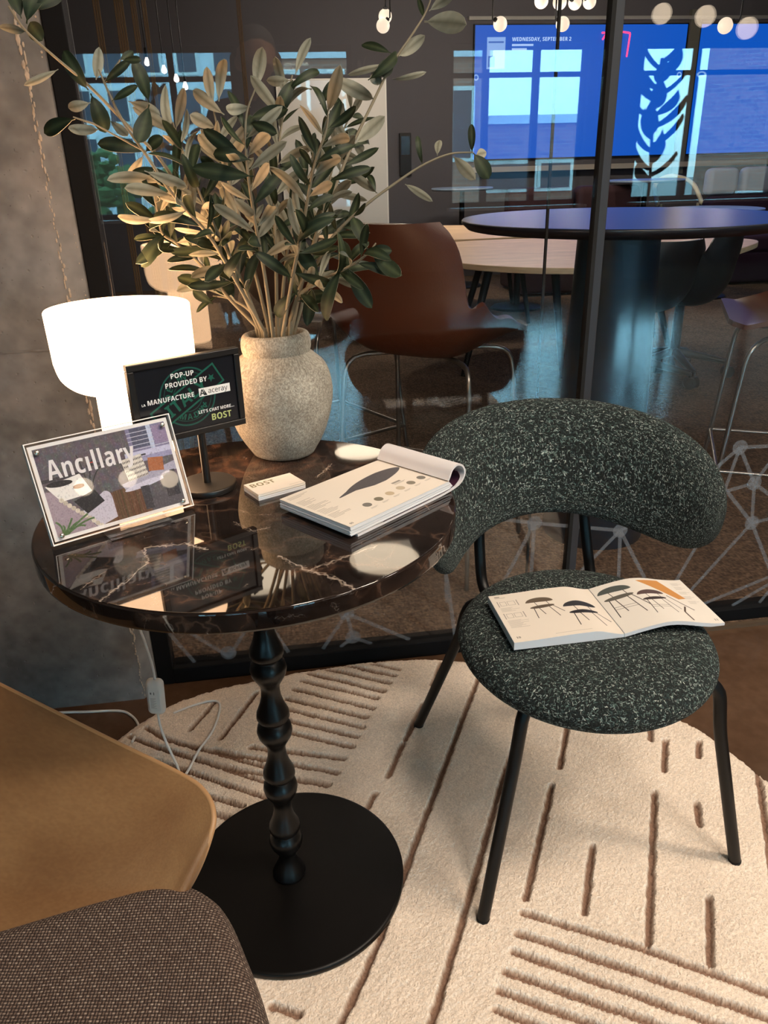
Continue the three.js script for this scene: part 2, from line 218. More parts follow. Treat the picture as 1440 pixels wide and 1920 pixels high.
// ---------------------------------------------------------------- rug: cut pile with carved lines
{
  const edge = new THREE.CatmullRomCurve3([[-0.613, -1.373], [-0.511, -1.495], [-0.279, -1.59], [0, -1.645], [0.141, -1.64], [0.4, -1.565], [0.671, -1.37], [0.768, -1.184], [0.85, -0.95], [0.84, -0.68], [0.66, -0.42], [0.3, -0.3], [-0.1, -0.27], [-0.55, -0.3], [-0.82, -0.5], [-0.88, -0.8], [-0.78, -1.15]].map(([x, z]) => V(x, 0, z)), true).getPoints(150);
  const G = [[0.049, -0.724, 0.125, -0.925], [0.125, -0.925, 0.227, -1.211], [0.227, -1.211, 0.32, -1.431], [-0.12, -0.65, -0.074, -0.749], [-0.074, -0.749, -0.029, -0.854], [-0.029, -0.854, 0.017, -0.984], [0.017, -0.984, 0.102, -1.223], [0.102, -1.223, 0.223, -1.563], [-0.006, -1.227, 0.027, -1.325], [0.033, -1.337, 0.078, -1.458], [0.105, -1.53, 0.136, -1.625], [-0.048, -1.143, -0.034, -1.179], [0.225, -0.929, 0.324, -1.188], [0.351, -1.238, 0.406, -1.397], [0.318, -0.898, 0.367, -1.036], [0.407, -0.841, 0.523, -1.162], [0.565, -1.316, 0.589, -1.391], [0.563, -1.221, 0.596, -1.311], [0.647, -1.258, 0.667, -1.304], [0.58, -1.077, 0.596, -1.131], [0.492, -0.803, 0.535, -0.918], [0.755, -1.223, 0.69, -1.035], [0.69, -1.035, 0.64, -0.9],
    [0.215, -0.901, 0.391, -0.833], [0.391, -0.833, 0.6, -0.735], [0.2, -0.864, 0.378, -0.79], [0.378, -0.79, 0.58, -0.7], [0.188, -0.832, 0.5, -0.695], [0.17, -0.799, 0.42, -0.695], [0.156, -0.769, 0.36, -0.683], [0.146, -0.74, 0.3, -0.675],
    [-0.042, -1.624, 0.027, -1.594], [-0.106, -1.618, 0.015, -1.568], [-0.158, -1.607, 0.002, -1.539], [-0.203, -1.591, -0.013, -1.508], [-0.213, -1.559, -0.028, -1.482], [-0.229, -1.526, -0.039, -1.446], [-0.243, -1.49, -0.053, -1.414], [-0.243, -1.454, -0.062, -1.38], [-0.248, -1.417, -0.074, -1.35], [-0.251, -1.38, -0.082, -1.316], [-0.304, -1.325, -0.1, -1.282], [-0.385, -1.318, -0.112, -1.24], [-0.377, -1.272, -0.129, -1.206], [-0.554, -1.4, -0.495, -1.356], [-0.495, -1.356, -0.256, -1.261], [-0.585, -1.372, -0.505, -1.331], [-0.505, -1.331, -0.251, -1.217], [-0.508, -1.293, -0.254, -1.177], [-0.373, -1.186, -0.296, -1.155], [-0.355, -1.14, -0.306, -1.12], [-0.451, -1.387, -0.415, -1.481], [-0.377, -1.355, -0.32, -1.513], [-0.19, -0.755, -0.148, -0.741]];
  const ax = (a, b, lo, hi, f, c) => { const o = []; for (let x = a; x < b; ) { o.push(x); x += x >= lo && x < hi ? f : c; } return o; };
  const xs = ax(-0.92, 0.92, -0.92, 0.92, 0.0033, 0.02), zs = ax(-1.68, -0.22, -1.68, -0.2, 0.0033, 0.02), nx = xs.length, nz = zs.length;
  const pos = [], col = [], idx = [], keep = new Uint8Array(nx * nz), r = rng(4);
  const cell = new Map(); // grooves by 10 cm cell
  G.forEach((s, i) => { for (let x = Math.floor((Math.min(s[0], s[2]) - 0.03) * 10); x <= Math.floor((Math.max(s[0], s[2]) + 0.03) * 10); x++) for (let z = Math.floor((Math.min(s[1], s[3]) - 0.03) * 10); z <= Math.floor((Math.max(s[1], s[3]) + 0.03) * 10); z++) { const k = x * 1000 + z; (cell.get(k) || cell.set(k, []).get(k)).push(i); } });
  for (let j = 0; j < nz; j++) for (let i = 0; i < nx; i++) {
    const x = xs[i], z = zs[j]; let de = 9, inside = false;
    for (let a = 0, b = edge.length - 1; a < edge.length; b = a++) { const p = edge[a], q = edge[b]; if ((p.z > z) !== (q.z > z) && x < (q.x - p.x) * (z - p.z) / (q.z - p.z) + p.x) inside = !inside; const ex = q.x - p.x, ez = q.z - p.z, et = clamp(((x - p.x) * ex + (z - p.z) * ez) / (ex * ex + ez * ez)), d = Math.hypot(x - p.x - ex * et, z - p.z - ez * et); if (d < de) de = d; }
    const wob = (vn(x * 90, z * 90, 4096, 2) - 0.5) * 0.003; let dg = 9;
    for (const k of cell.get(Math.floor(x * 10) * 1000 + Math.floor(z * 10)) || []) { const s = G[k], dx = s[2] - s[0], dz = s[3] - s[1], t = clamp(((x - s[0]) * dx + (z - s[1]) * dz) / (dx * dx + dz * dz)); dg = Math.min(dg, Math.hypot(x - s[0] - dx * t, z - s[1] - dz * t)); }
    const gr = 1 - sstep(0.0042, 0.0068, dg + wob), top = 0.0155 * Math.sqrt(clamp((de + wob * 2) / 0.02)) + (r() - 0.5) * 0.0021 + (vn(x * 26, z * 26, 4096, 7) - 0.5) * 0.0022;
    pos.push(x, inside ? Math.max(0.0006, lerp(top, 0.0045 + 0.0007 * Math.sin((x + z) * 1500), gr)) : 0.0003, z); keep[j * nx + i] = inside && de > 0.002 ? 1 : 0;
    const c = [lerp(0.84, 0.27, gr), lerp(0.72, 0.165, gr), lerp(0.6, 0.115, gr)], n = 1 + (r() - 0.5) * 0.16; col.push(c[0] * n, c[1] * n, c[2] * n);
  }
  for (let j = 0; j < nz - 1; j++) for (let i = 0; i < nx - 1; i++) { const a = j * nx + i, b = a + 1, c = a + nx, d = c + 1; if (keep[a] + keep[b] + keep[c] + keep[d] < 3) continue; idx.push(a, c, b, b, c, d); }
  const g = new THREE.BufferGeometry(); g.setAttribute('position', new THREE.Float32BufferAttribute(pos, 3)); g.setAttribute('color', new THREE.Float32BufferAttribute(col, 3));
  const uv = []; for (let i = 0; i < pos.length; i += 3) uv.push(pos[i], pos[i + 2]); g.setAttribute('uv', new THREE.Float32BufferAttribute(uv, 2)); g.setIndex(idx); g.computeVertexNormals();
  const t = thing('rug', 'beige cut pile rug with carved brown lines under the chair and round table', 'rug');
  part('pile', g, M(0xffffff, 1, { vertexColors: true, map: pileTex, bumpMap: pileBump, bumpScale: 0.0016, sheen: 0.15, sheenColor: new THREE.Color(0xd8c4ac) }), t);
}

// ---------------------------------------------------------------- wall of windows behind the viewer, and what stands outside
{
  const bays = [[-3.2, -1.95, [-2.6]], [-1.47, 1.41, [-0.45, 0.55]], [2.45, 4.0, [2.865, 3.43]], [4.6, 7.6, [5.28, 6.4]]], y0 = 0.68, y1 = 2.29, ytr = 2.0;
  const w = [box(RS0, RS1, 0, y0, RT, RT + 0.25), box(RS0, RS1, y1, CE, RT, RT + 0.25)];
  let last = RS0; for (const [a, b] of bays) { w.push(box(last, a, y0, y1, RT, RT + 0.25)); last = b; } w.push(box(last, RS1, y0, y1, RT, RT + 0.25));
  wstruct('wall_back', merge(w), mDarkWall, 'dark wall around the outside windows');
  bays.forEach(([a, b, mul], i) => {
    const g = wgroup('window_' + (i + 2), 'dark framed outside window with a transom');
    part('frame', merge([box(a, b, y0, y0 + 0.05, RT + 0.08, RT + 0.16), box(a, b, y1 - 0.05, y1, RT + 0.08, RT + 0.16), box(a, a + 0.05, y0, y1, RT + 0.08, RT + 0.16), box(b - 0.05, b, y0, y1, RT + 0.08, RT + 0.16)]), mFrame, g);
    part('transom', box(a + 0.05, b - 0.05, ytr - 0.02, ytr + 0.025, RT + 0.08, RT + 0.16), mFrame, g);
    for (const m of mul) part('mullion', box(m - 0.03, m + 0.03, y0 + 0.05, y1 - 0.05, RT + 0.07, RT + 0.17), mFrame, g);
    part('glass_pane', box(a + 0.05, b - 0.05, y0 + 0.05, y1 - 0.05, RT + 0.115, RT + 0.12), mTintGlass, g);
    wstruct('sill_' + (i + 1), box(a - 0.03, b + 0.03, y0 - 0.03, y0, RT - 0.12, RT + 0.02), mWhite);
  });
  const gr = wstruct('ground', box(-60, 60, -1.2, -1, RT + 0.3, 80), M(0x77736d, 0.95), 'paved ground outside');
  const mBrick = M(0xffffff, 0.9, { map: brickTex }), mTower = M(0xd3d8de, 0.8), mPane = M(0x2c3c4c, 0.6), mWin = M(0xd9dad8, 0.6);
  const facade = (name, label, s0, s1, h1, t0, mat, wins, swing = 0) => {
    const c = W((s0 + s1) / 2, -1, t0), o = thing(name, label, 'building', c, TH + swing), hw = (s1 - s0) / 2;
    part('wall', box(-hw, hw, 0, h1 + 1, 0, 6), mat, o); part('parapet', box(-hw - 0.1, hw + 0.1, h1 + 1, h1 + 1.2, -0.1, 6.1), mTower, o);
    for (const [s, h, ww, hh] of wins) { const x = s - (s0 + s1) / 2, f = part('window', box(x - ww / 2 - 0.09, x + ww / 2 + 0.09, h + 1 - hh / 2 - 0.09, h + 1 + hh / 2 + 0.09, -0.08, 0.04), mWin, o); part('pane', box(x - ww / 2, x + ww / 2, h + 1 - hh / 2, h + 1 + hh / 2, -0.1, -0.05), mPane, f); }
  };
  const row = (s0, s1, step, hs, w0, h0) => { const o = []; for (const h of hs) for (let s = s0; s < s1; s += step) o.push([s, h, w0, h0]); return o; };
  facade('tower_block', 'tall pale apartment tower mirrored in the glass at the left', -12.5, 1.2, 17, 30, mTower, row(-11.8, 0.9, 1.25, [0.2, 1.7, 3.2, 4.7, 6.2, 7.7, 9.2], 0.62, 0.95));
  facade('brick_house', 'low red brick house with white framed windows, mirrored behind the plant', 0.4, 5.72, 3.3, 18, mBrick, [[2.0, 2.45, 0.7, 1.1], [3.3, 2.45, 0.7, 1.1], [1.0, 2.45, 0.7, 1.1], [5.13, 1.93, 0.42, 1.4], [2.0, 0.2, 0.7, 1.1], [3.3, 0.2, 0.7, 1.1]]);
  facade('brick_shop', 'low brick building with a window row under open sky, mirrored in the screen', 5.9, 9.6, 2.0, 20, mBrick, [[6.5, 0.75, 0.8, 0.6], [7.2, 0.75, 0.8, 0.6], [8.2, 0.75, 0.8, 0.6]]);
  facade('brick_warehouse', 'tall windowless brick warehouse mirrored in the right half of the screen', 11.3, 22, 9, 17, mBrick, [[13, -0.2, 1, 0.7], [16, -0.2, 1, 0.7]], 0.55);
  for (const [s, t, hh, lb] of [[-2.4, 13, 1.1, 'bushy green street tree mirrored low at the left edge of the glass'], [-1.1, 15, 0.75, 'smaller round street tree mirrored beside the bushy one']]) {
    const o = thing('street_tree', lb, 'tree', W(s, -1, t), 0), r = rng(31 + Math.floor(hh * 10)), gs = [];
    part('trunk', rod(V(0, 0, 0), V(0.03, hh + 0.6, 0), 0.06, 0.03), M(0x4a3b2c, 0.9), o);
    for (let i = 0; i < 170; i++) { const q = new THREE.IcosahedronGeometry(0.07 + r() * 0.09, 0), a = r() * 6.28, b = Math.acos(2 * r() - 1), R = 0.75 * Math.cbrt(r()); q.scale(1, 0.5, 1); q.rotateX(r() * 3); q.translate(Math.cos(a) * Math.sin(b) * R, hh + 0.75 + Math.cos(b) * R * 0.9, Math.sin(a) * Math.sin(b) * R); gs.push(q); }
    const f = part('foliage', tri(merge(gs)), M(0x4b6a3a, 0.9), o); f.userData.kind = 'stuff';
  }
}
// ---------------------------------------------------------------- lamps of the place
const mDisc = M(0xffffff, 0.6, { emissive: new THREE.Color(1, 0.8, 0.56), emissiveIntensity: DISC_GLOW });
{ // round ceiling lights beyond the glass, mirrored in the polished table top
  const D = [[0.0, -4.5, 'round ceiling light mirrored at the front right rim of the marble top'], [-0.2, -6.65, 'round ceiling light mirrored beside the vase on the marble top'], [-0.8, -4.28, 'round ceiling light mirrored under the black sign on the marble top'], [1.7, -4.6, 'round ceiling light above the light oak tables'], [2.6, -3.6, 'round ceiling light above the carpet at the right']];
  const R = [[0.65, -0.1, 'round ceiling light straight over the rug'], [1.5, -0.5, 'round ceiling light over the right edge of the rug'], [0.85, 0.55, 'round ceiling light just behind the viewer'], [2.3, 0.8, 'round ceiling light behind the viewer at the right'], [2.9, -0.7, 'round ceiling light farthest right on the viewer\'s side']];
  [...D, ...R].forEach(([x, z, label], i) => {
    const near = i >= D.length, t = thing('ceiling_light', label, 'ceiling light', V(x, CE - 0.3, z), TH, near ? 'round ceiling lights over the rug' : 'round ceiling lights beyond the glass');
    part('rim', lathe([[0.232, 0.05], [0.245, 0.05], [0.245, -0.01], [0.232, -0.01]], 48), mBlack, t);
    part('diffuser', lathe([[0, -0.004], [0.232, -0.004], [0.232, 0.01], [0, 0.01]], 48), mDisc, t);
    part('hanger', rod(V(0, 0.01, 0), V(0, 0.3, 0), 0.008), mBlack, t);
    const l = new THREE.RectAreaLight(near ? new THREE.Color(1, 0.87, 0.745) : new THREE.Color(1, 0.84, 0.64), near ? ROOM_RECT : DISC_RECT, 0.4, 0.4); l.position.set(0, -0.03, 0); l.rotation.x = -Math.PI / 2; t.add(l);
  });
}
{ // ceiling spotlight to the right of the rug: the shadows of the chair legs run from it
  const p = V(1.95, 2.72, -0.4), aim = V(0.12, 0.2, -1.05), t = thing('track_spotlight', 'small black ceiling track spotlight to the right of the green chair', 'spotlight', p, 0);
  part('bracket', rod(V(0, 0.05, 0), V(0, 0.28, 0), 0.012), mBlack, t);
  const d = aim.clone().sub(p).normalize();
  part('housing', rod(d.clone().multiplyScalar(-0.1), d.clone().multiplyScalar(0.05), 0.05, 0.05, 24), mBlack, t);
  part('lens', rod(d.clone().multiplyScalar(0.051), d.clone().multiplyScalar(0.056), 0.042, 0.042, 24), M(0xffffff, 0.5, { emissive: new THREE.Color(1, 0.78, 0.55), emissiveIntensity: 6 }), t);
  const l = new THREE.SpotLight(new THREE.Color(1, 0.8, 0.6), SPOT, 0, 0.5, 0.7, 2); l.position.copy(d).multiplyScalar(0.09); l.castShadow = true; l.shadow.radius = 10; t.add(l); t.add(l.target); l.target.position.copy(aim.clone().sub(p));
}
const mGlobe = M(0x8a8278, 0.4, { emissive: new THREE.Color(0.92, 0.74, 0.56), emissiveIntensity: GLOBE_GLOW }), mGlobeNear = M(0x8a8278, 0.4, { emissive: new THREE.Color(1, 0.8, 0.58), emissiveIntensity: 4.2 });
function globe(name, pos, r, label, group, arm = V(0, 0.2, 0), light = 0, mat = mGlobe) {
  const t = thing(name, label, 'pendant light', pos, TH, group);
  const g = new THREE.SphereGeometry(r, 28, 20); part('globe', g, mat, t);
  const d = arm.clone().normalize(); part('cap', rod(d.clone().multiplyScalar(r * 0.85), d.clone().multiplyScalar(r * 1.25), r * 0.34, r * 0.28), mBlack, t);
  part('stem', tube([d.clone().multiplyScalar(r * 1.1), arm, V(arm.x, CE - pos.y, arm.z)], 0.006, 24, 6, 0.2), mBlack, t);
  if (light) { const l = new THREE.PointLight(new THREE.Color(1, 0.84, 0.65), light * 0.1); l.shadow.radius = r * 45; t.add(l); }
}
{
  const gp = 'glowing globe pendants beyond the glass';
  globe('globe_pendant', W(1.356, 2.1, -5), 0.05, 'lower of the two touching glowing globes hanging left of the screen', gp, V(0.05, 0.06, 0.02), 16);
  globe('globe_pendant', W(1.38, 2.165, -5.04), 0.05, 'upper of the two touching glowing globes hanging left of the screen', gp, V(0.0, 0.09, 0.03), 16);
  globe('globe_pendant', W(2.257, 2.107, -5), 0.052, 'single glowing globe over the top left corner of the blue screen', gp, V(-0.07, 0.04, 0.03), 16);
  globe('globe_pendant', W(2.752, 2.105, -5), 0.052, 'single glowing globe just left of the thick mullion', gp, V(-0.07, 0.04, 0.03), 16);
  globe('globe_pendant', W(4.093, 2.089, -5), 0.058, 'large glowing globe with a black side arm at the right of the screen', gp, V(0.09, 0.05, 0.05), 16);
  globe('globe_pendant', W(2.573, 2.255, -5), 0.052, 'leftmost glowing globe of the cluster at the top edge left of the mullion', gp, V(0.06, 0.05, 0.02));
  globe('globe_pendant', W(2.725, 2.25, -5.02), 0.052, 'second glowing globe from the left in the cluster at the top edge', gp, V(0.0, 0.07, 0.04));
  globe('globe_pendant', W(2.84, 2.245, -5.0), 0.05, 'third glowing globe from the left in the cluster at the top edge', gp, V(-0.06, 0.02, 0.05));
  globe('globe_pendant', W(2.955, 2.25, -5.0), 0.05, 'rightmost glowing globe of the cluster at the top edge left of the mullion', gp, V(-0.07, 0.03, 0.04));
  const gq = 'globe pendants on the viewer\'s side mirrored in the clear sign holder';
  globe('globe_pendant', W(2.96, 1.89, 3.22), 0.055, 'glowing globe mirrored in the middle of the clear sign holder', gq, V(0, 0.1, 0), 0.8, mGlobeNear);
  globe('globe_pendant', W(3.14, 1.81, 3.07), 0.055, 'glowing globe mirrored at the right of the clear sign holder', gq, V(0, 0.1, 0), 0.8, mGlobeNear);
  globe('globe_pendant', W(2.78, 1.93, 3.4), 0.055, 'glowing globe mirrored at the left of the clear sign holder', gq, V(0, 0.1, 0), 0.8, mGlobeNear);
  globe('globe_pendant', W(1.0, 2.55, 1.12), 0.06, 'glowing globe mirrored by the sign holder in the table top, left one', gq, V(0, 0.08, 0), 0.5, mGlobeNear);
  globe('globe_pendant', W(1.1, 2.62, 1.0), 0.06, 'glowing globe mirrored by the sign holder in the table top, right one', gq, V(0, 0.08, 0), 0.5, mGlobeNear);
}
// small clear bulb pendants at the left
for (const [s, h, t, lb] of [[0.0, 1.67, -3, 'nearest'], [0.075, 1.64, -3.05, 'second'], [0.13, 1.602, -3.08, 'third'], [0.17, 1.568, -3.1, 'fourth']]) {
  const o = thing('bulb_pendant', `small clear bulb on a black cord, ${lb} in the falling row behind the olive branches`, 'pendant light', W(s - 0.17, h, t), 0, 'row of small bulb pendants');
  part('bulb', lathe(smoothProfile([[0, -0.022], [0.012, -0.016], [0.014, -0.004], [0.008, 0.012], [0.006, 0.02]], 14), 20), M(0xffffff, 0.3, { emissive: new THREE.Color(1, 0.9, 0.8), emissiveIntensity: 1.2 }), o);
  part('socket', rod(V(0, 0.018, 0), V(0, 0.06, 0), 0.008), mBlack, o); part('cord', rod(V(0, 0.06, 0), V(0, CE - h, 0), 0.0025), mBlack, o);
}
// strands of tan cord hung floor to ceiling
[[-0.1, 6, 'leftmost bundle of tan cords hung floor to ceiling behind the glass'], [-0.034, 8, 'widest bundle of tan cords hung floor to ceiling behind the glass'], [0.009, 5, 'third bundle of tan cords from the left behind the glass'], [0.041, 4, 'narrow bundle of tan cords next to the small bulbs'], [0.326, 4, 'lone bundle of tan cords right of the others behind the glass']].forEach(([s, n, label]) => {
  const o = thing('cord_bundle', label, 'cord curtain', W(s, 0, -1.2), TH, 'bundles of tan cord');
  for (let i = 0; i < n; i++) part('cord', rod(V((i - (n - 1) / 2) * 0.0036, 0, (i % 2) * 0.004), V((i - (n - 1) / 2) * 0.0036, CE, (i % 2) * 0.004), 0.0014, 0.0014, 6), M(0x6e5534, 0.8), o);
});

// ---------------------------------------------------------------- the room beyond the glass
wstruct('floor_carpet', box(RS0, RS1, -0.15, 0, BT - 0.2, -0.021), mCarpet, 'brown flecked carpet beyond the glass');
wstruct('wall_far', box(RS0, RS1, 0, CE, BT - 0.2, BT), mGreyWall, 'dark grey wall beyond the glass');
{
  const o = thing('whiteboard', 'white upright board against the grey wall behind the plant', 'whiteboard', W(1.13, 0.49, BT), TH);
  part('panel', box(-0.53, 0.53, 0, 1.43, 0.005, 0.03), M(0xcfcbc6, 0.35), o); part('frame', merge([box(-0.545, 0.545, -0.015, 0, 0, 0.035), box(-0.545, 0.545, 1.43, 1.445, 0, 0.035), box(-0.545, -0.53, 0, 1.43, 0, 0.035), box(0.53, 0.545, 0, 1.43, 0, 0.035)]), mWhite, o);
}
{
  const o = thing('wall_phone', 'dark wall mounted panel on the grey wall', 'panel', W(1.86, 1.04, BT), TH);
  part('body', box(-0.06, 0.06, 0, 0.4, 0.001, 0.04, 0.006), mBlack, o); part('display', box(-0.045, 0.045, 0.2, 0.37, 0.04, 0.043), M(0x1a1d24, 0.2), o);
}
{ // blue wall screen in two bays
  const draw = (g, w, h) => { g.fillStyle = '#0a4fb4'; g.fillRect(0, 0, w, h); g.fillStyle = '#bcd2f4'; g.font = 'bold 22px sans-serif'; g.fillText('WEDNESDAY, SEPTEMBER 2', w * 0.17, h * 0.115);
    g.fillStyle = '#9fbdec'; for (let i = 0; i < 2; i++) g.fillRect(w * 0.17, h * (0.135 + i * 0.03), w * (0.1 - i * 0.03), h * 0.016);
    g.fillStyle = '#7fa4dd'; g.fillRect(w * 0.055, h * 0.085, w * 0.085, h * 0.23); g.fillStyle = '#355fae'; g.fillRect(w * 0.062, h * 0.115, w * 0.07, h * 0.012); g.fillRect(w * 0.062, h * 0.22, w * 0.03, h * 0.08);
    g.strokeStyle = '#7fa4dd'; g.lineWidth = 6; for (const x of [0.008, 0.985]) { g.beginPath(); g.arc(w * x, h * 0.375, h * 0.018, 0, 7); g.stroke(); } };
  const t1 = ctex(1024, 540, draw), t2 = ctex(256, 256, (g, w, h) => { g.fillStyle = '#0a4fb4'; g.fillRect(0, 0, w, h); g.strokeStyle = '#7fa4dd'; g.lineWidth = 3; g.beginPath(); g.arc(w * 0.03, h * 0.375, 5, 0, 7); g.stroke(); });
  [[2.56, 4.8, t1, 'wide blue wall screen with the date, left of the upright bar'], [4.93, 7.1, t2, 'plain blue wall screen at the right edge']].forEach(([a, b, t, label]) => {
    const o = thing('wall_screen', label, 'screen', W((a + b) / 2, 1.165, BT), TH, 'blue wall screens'), w = b - a;
    const pl = new THREE.PlaneGeometry(w - 0.02, 1.2); pl.translate(0, 0.61, 0.041);
    part('casing', box(-w / 2, w / 2, 0, 1.22, 0.001, 0.04), mBlack, o); part('display', pl, M(0x000000, 0.5, { emissive: new THREE.Color(1, 1, 1), emissiveMap: t, emissiveIntensity: 0.85 }), o);
    const l = new THREE.RectAreaLight(new THREE.Color(0.02, 0.08, 0.34), 1.0, w, 1.2); l.position.set(0, 0.61, 0.06); l.rotation.y = Math.PI; o.add(l);
  });
  wstruct('trim_3', box(4.81, 4.92, 0.98, 2.5, BT + 0.001, BT + 0.06), M(0x5d5c55, 0.7), 'upright grey bar between the blue screens');
  wstruct('trim_4', box(2.5, 8.4, 2.415, 2.445, BT + 0.001, BT + 0.07), M(0x8c8a88, 0.6), 'pale rail along the top of the screens');
  wstruct('trim_5', box(2.5, 8.4, 1.05, 1.1, BT + 0.001, BT + 0.12), M(0x9c948c, 0.6), 'pale ledge under the screens');
}
{ // pink neon line sign
  const o = thing('neon_sign', 'thin pink neon line and small arrow glowing beside the mullion', 'neon sign', W(4.13, 2.095, -6.93), TH), m = M(0xff2a60, 0.4, { emissive: new THREE.Color(1, 0.06, 0.2), emissiveIntensity: 1.1 });
  part('tube', tube([V(-0.1, 0.215, 0), V(-0.03, 0.21, 0), V(0.035, 0.2, 0), V(0.028, 0.1, 0), V(0.02, 0, 0)], 0.009, 40, 8, 0.05), m, o);
  part('tube', tube([V(-0.2, 0.13, 0), V(-0.21, 0.205, 0), V(-0.26, 0.205, 0)], 0.009, 16, 8, 0.05), m, o); part('tube', tube([V(-0.212, 0.203, 0), V(-0.25, 0.15, 0)], 0.009, 6, 8), m, o);
for (const x of [-0.03, -0.22]) part('standoff', rod(V(x, 0.205, 0), V(x, 0.205, -0.028), 0.004), mBlack, o);
}
function sofa(label, s0, s1, t0, hSeat, hBack, col, group, seats) {
  const w = s1 - s0, o = thing('sofa', label, 'sofa', W((s0 + s1) / 2, 0, t0), TH, group), m = M(col, 0.9);
  part('base', box(-w / 2, w / 2, 0.02, hSeat - 0.14, -0.7, 0.0, 0.03), m, o);
  for (let i = 0; i < seats; i++) { const a = -w / 2 + i * w / seats, b = a + w / seats; part('seat_cushion', box(a + 0.01, b - 0.01, hSeat - 0.15, hSeat, -0.55, 0.01, 0.04), m, o); part('back_cushion', box(a + 0.01, b - 0.01, hSeat - 0.02, hBack, -0.72, -0.5, 0.07), m, o); }
}
sofa('long dark purple upholstered bench at the right, seen over the oak table', 4.75, 7.6, -5.5, 0.45, 0.78, 0x2a1530, 'purple benches', 3);
sofa('dark maroon bench behind the bar table, in front of the screen', 2.65, 4.0, -5.4, 0.5, 0.92, 0x2e151c, null, 2);
[[4.95, 'left of the two blue grey cushions on the purple bench'], [5.32, 'right of the two blue grey cushions on the purple bench']].forEach(([s, l]) => { const o = thing('cushion', l, 'cushion', W(s, 0.78, -6.2), TH, 'blue grey cushions'); part('cover', box(-0.17, 0.17, -0.0, 0.26, -0.07, 0.07, 0.06), M(0x8a93a8, 0.9), o); });
function cafeTable(label, s, h, t, r) { const o = thing('cafe_table', label, 'table', W(s, 0, t), 0, 'small round cafe tables'); part('table_top', lathe([[0, h - 0.025], [r - 0.01, h - 0.025], [r, h - 0.015], [r, h], [0, h]], 40), M(0x7f93ad, 0.35), o); part('pedestal', lathe([[0.03, 0.02], [0.025, h - 0.025], [0, h - 0.025]], 16), mBlack, o); part('foot', lathe([[0, 0], [0.22, 0], [0.2, 0.02], [0.03, 0.03]], 24), mBlack, o); }
cafeTable('higher small round table far off at the right of the mullion', 4.05, 0.96, -6.0, 0.36); cafeTable('lower small round table far off in front of the purple bench', 4.2, 0.74, -5.0, 0.42);
cafeTable('small round table far off left of the glass door edge', 2.3, 0.93, -6.3, 0.3); cafeTable('small round table far off in front of the maroon bench', 2.45, 0.74, -4.9, 0.4);
{ const o = thing('bentwood_chair', 'pale bentwood chair with a curved back rail far off at the right', 'chair', W(4.55, 0, -6.35), TH), m = M(0xd8cfae, 0.5);
  part('back_rail', tube([V(-0.24, 0.72, 0.12), V(-0.2, 0.9, -0.05), V(0, 0.97, -0.12), V(0.2, 0.9, -0.05), V(0.24, 0.72, 0.12)], 0.022, 40, 8), m, o); part('seat', lathe([[0, 0.43], [0.2, 0.43], [0.21, 0.45], [0, 0.46]], 28), m, o); for (const [x, z] of [[-0.22, 0.12], [0.22, 0.12], [-0.18, -0.16], [0.18, -0.16]]) part('leg', rod(V(x, 0, z), V(x * 0.9, z > 0 ? 0.72 : 0.44, z), 0.014), m, o); }

// round bar table on a thick cone
{
  const o = thing('bar_table', 'tall round dark blue bar table on a thick cone column behind the glass', 'table', V(0.715, 0, -2.4), 0);
  part('table_top', lathe([[0, 0.984], [0.445, 0.984], [0.463, 1.0], [0.463, 1.007], [0.46, 1.01], [0, 1.01]], 96), M(0x23252c, 0.28), o);
  part('column', lathe([[0.118, 0.984], [0.14, 0.35], [0.165, 0.0], [0, 0]], 64), M(0x1d3340, 0.42, { metalness: 0.3 }), o);
}
// light oak tables
function oakTable(label, pts, legs, group) { const q = pts.map(([x, z]) => [x * 1.186, z * 1.186]), c = q.reduce((a, p) => [a[0] + p[0] / q.length, a[1] + p[1] / q.length], [0, 0]), o = thing('oak_table', label, 'table', V(c[0], 0, c[1]), 0, group);
  part('table_top', slab(outline(q.map(([x, z]) => [x - c[0], z - c[1]])), 0.628, 0.66, 0.004), mOak, o); for (const [x, z, dx, dz] of legs) part('leg', rod(V(x * 1.186 - c[0] + dx, 0, z * 1.186 - c[1] + dz), V(x * 1.186 - c[0], 0.628, z * 1.186 - c[1]), 0.016, 0.026), mBlack, o); }
oakTable('long light oak table with rounded ends behind the bar table', [[0.1, -4.35], [0.3, -3.82], [0.62, -3.5], [0.98, -3.42], [1.4, -3.62], [1.85, -4.05], [2.05, -4.4], [1.85, -4.62], [1.2, -4.8], [0.5, -4.75]], [[0.55, -3.9, -0.16, 0.12], [0.85, -3.85, 0.05, 0.16], [1.35, -4.0, 0.18, 0.12], [0.6, -4.5, -0.16, -0.12], [1.5, -4.5, 0.16, -0.12]], 'light oak tables');
oakTable('second light oak table overlapping behind the first at the left', [[-0.4, -5.4], [-0.1, -4.95], [0.5, -4.88], [1.1, -5.1], [1.2, -5.6], [0.6, -6.0], [0.0, -5.9]], [[0, -5.2, -0.1, 0.1], [0.9, -5.2, 0.1, 0.1], [0, -5.7, -0.1, -0.1], [0.9, -5.7, 0.1, -0.1]], 'light oak tables');

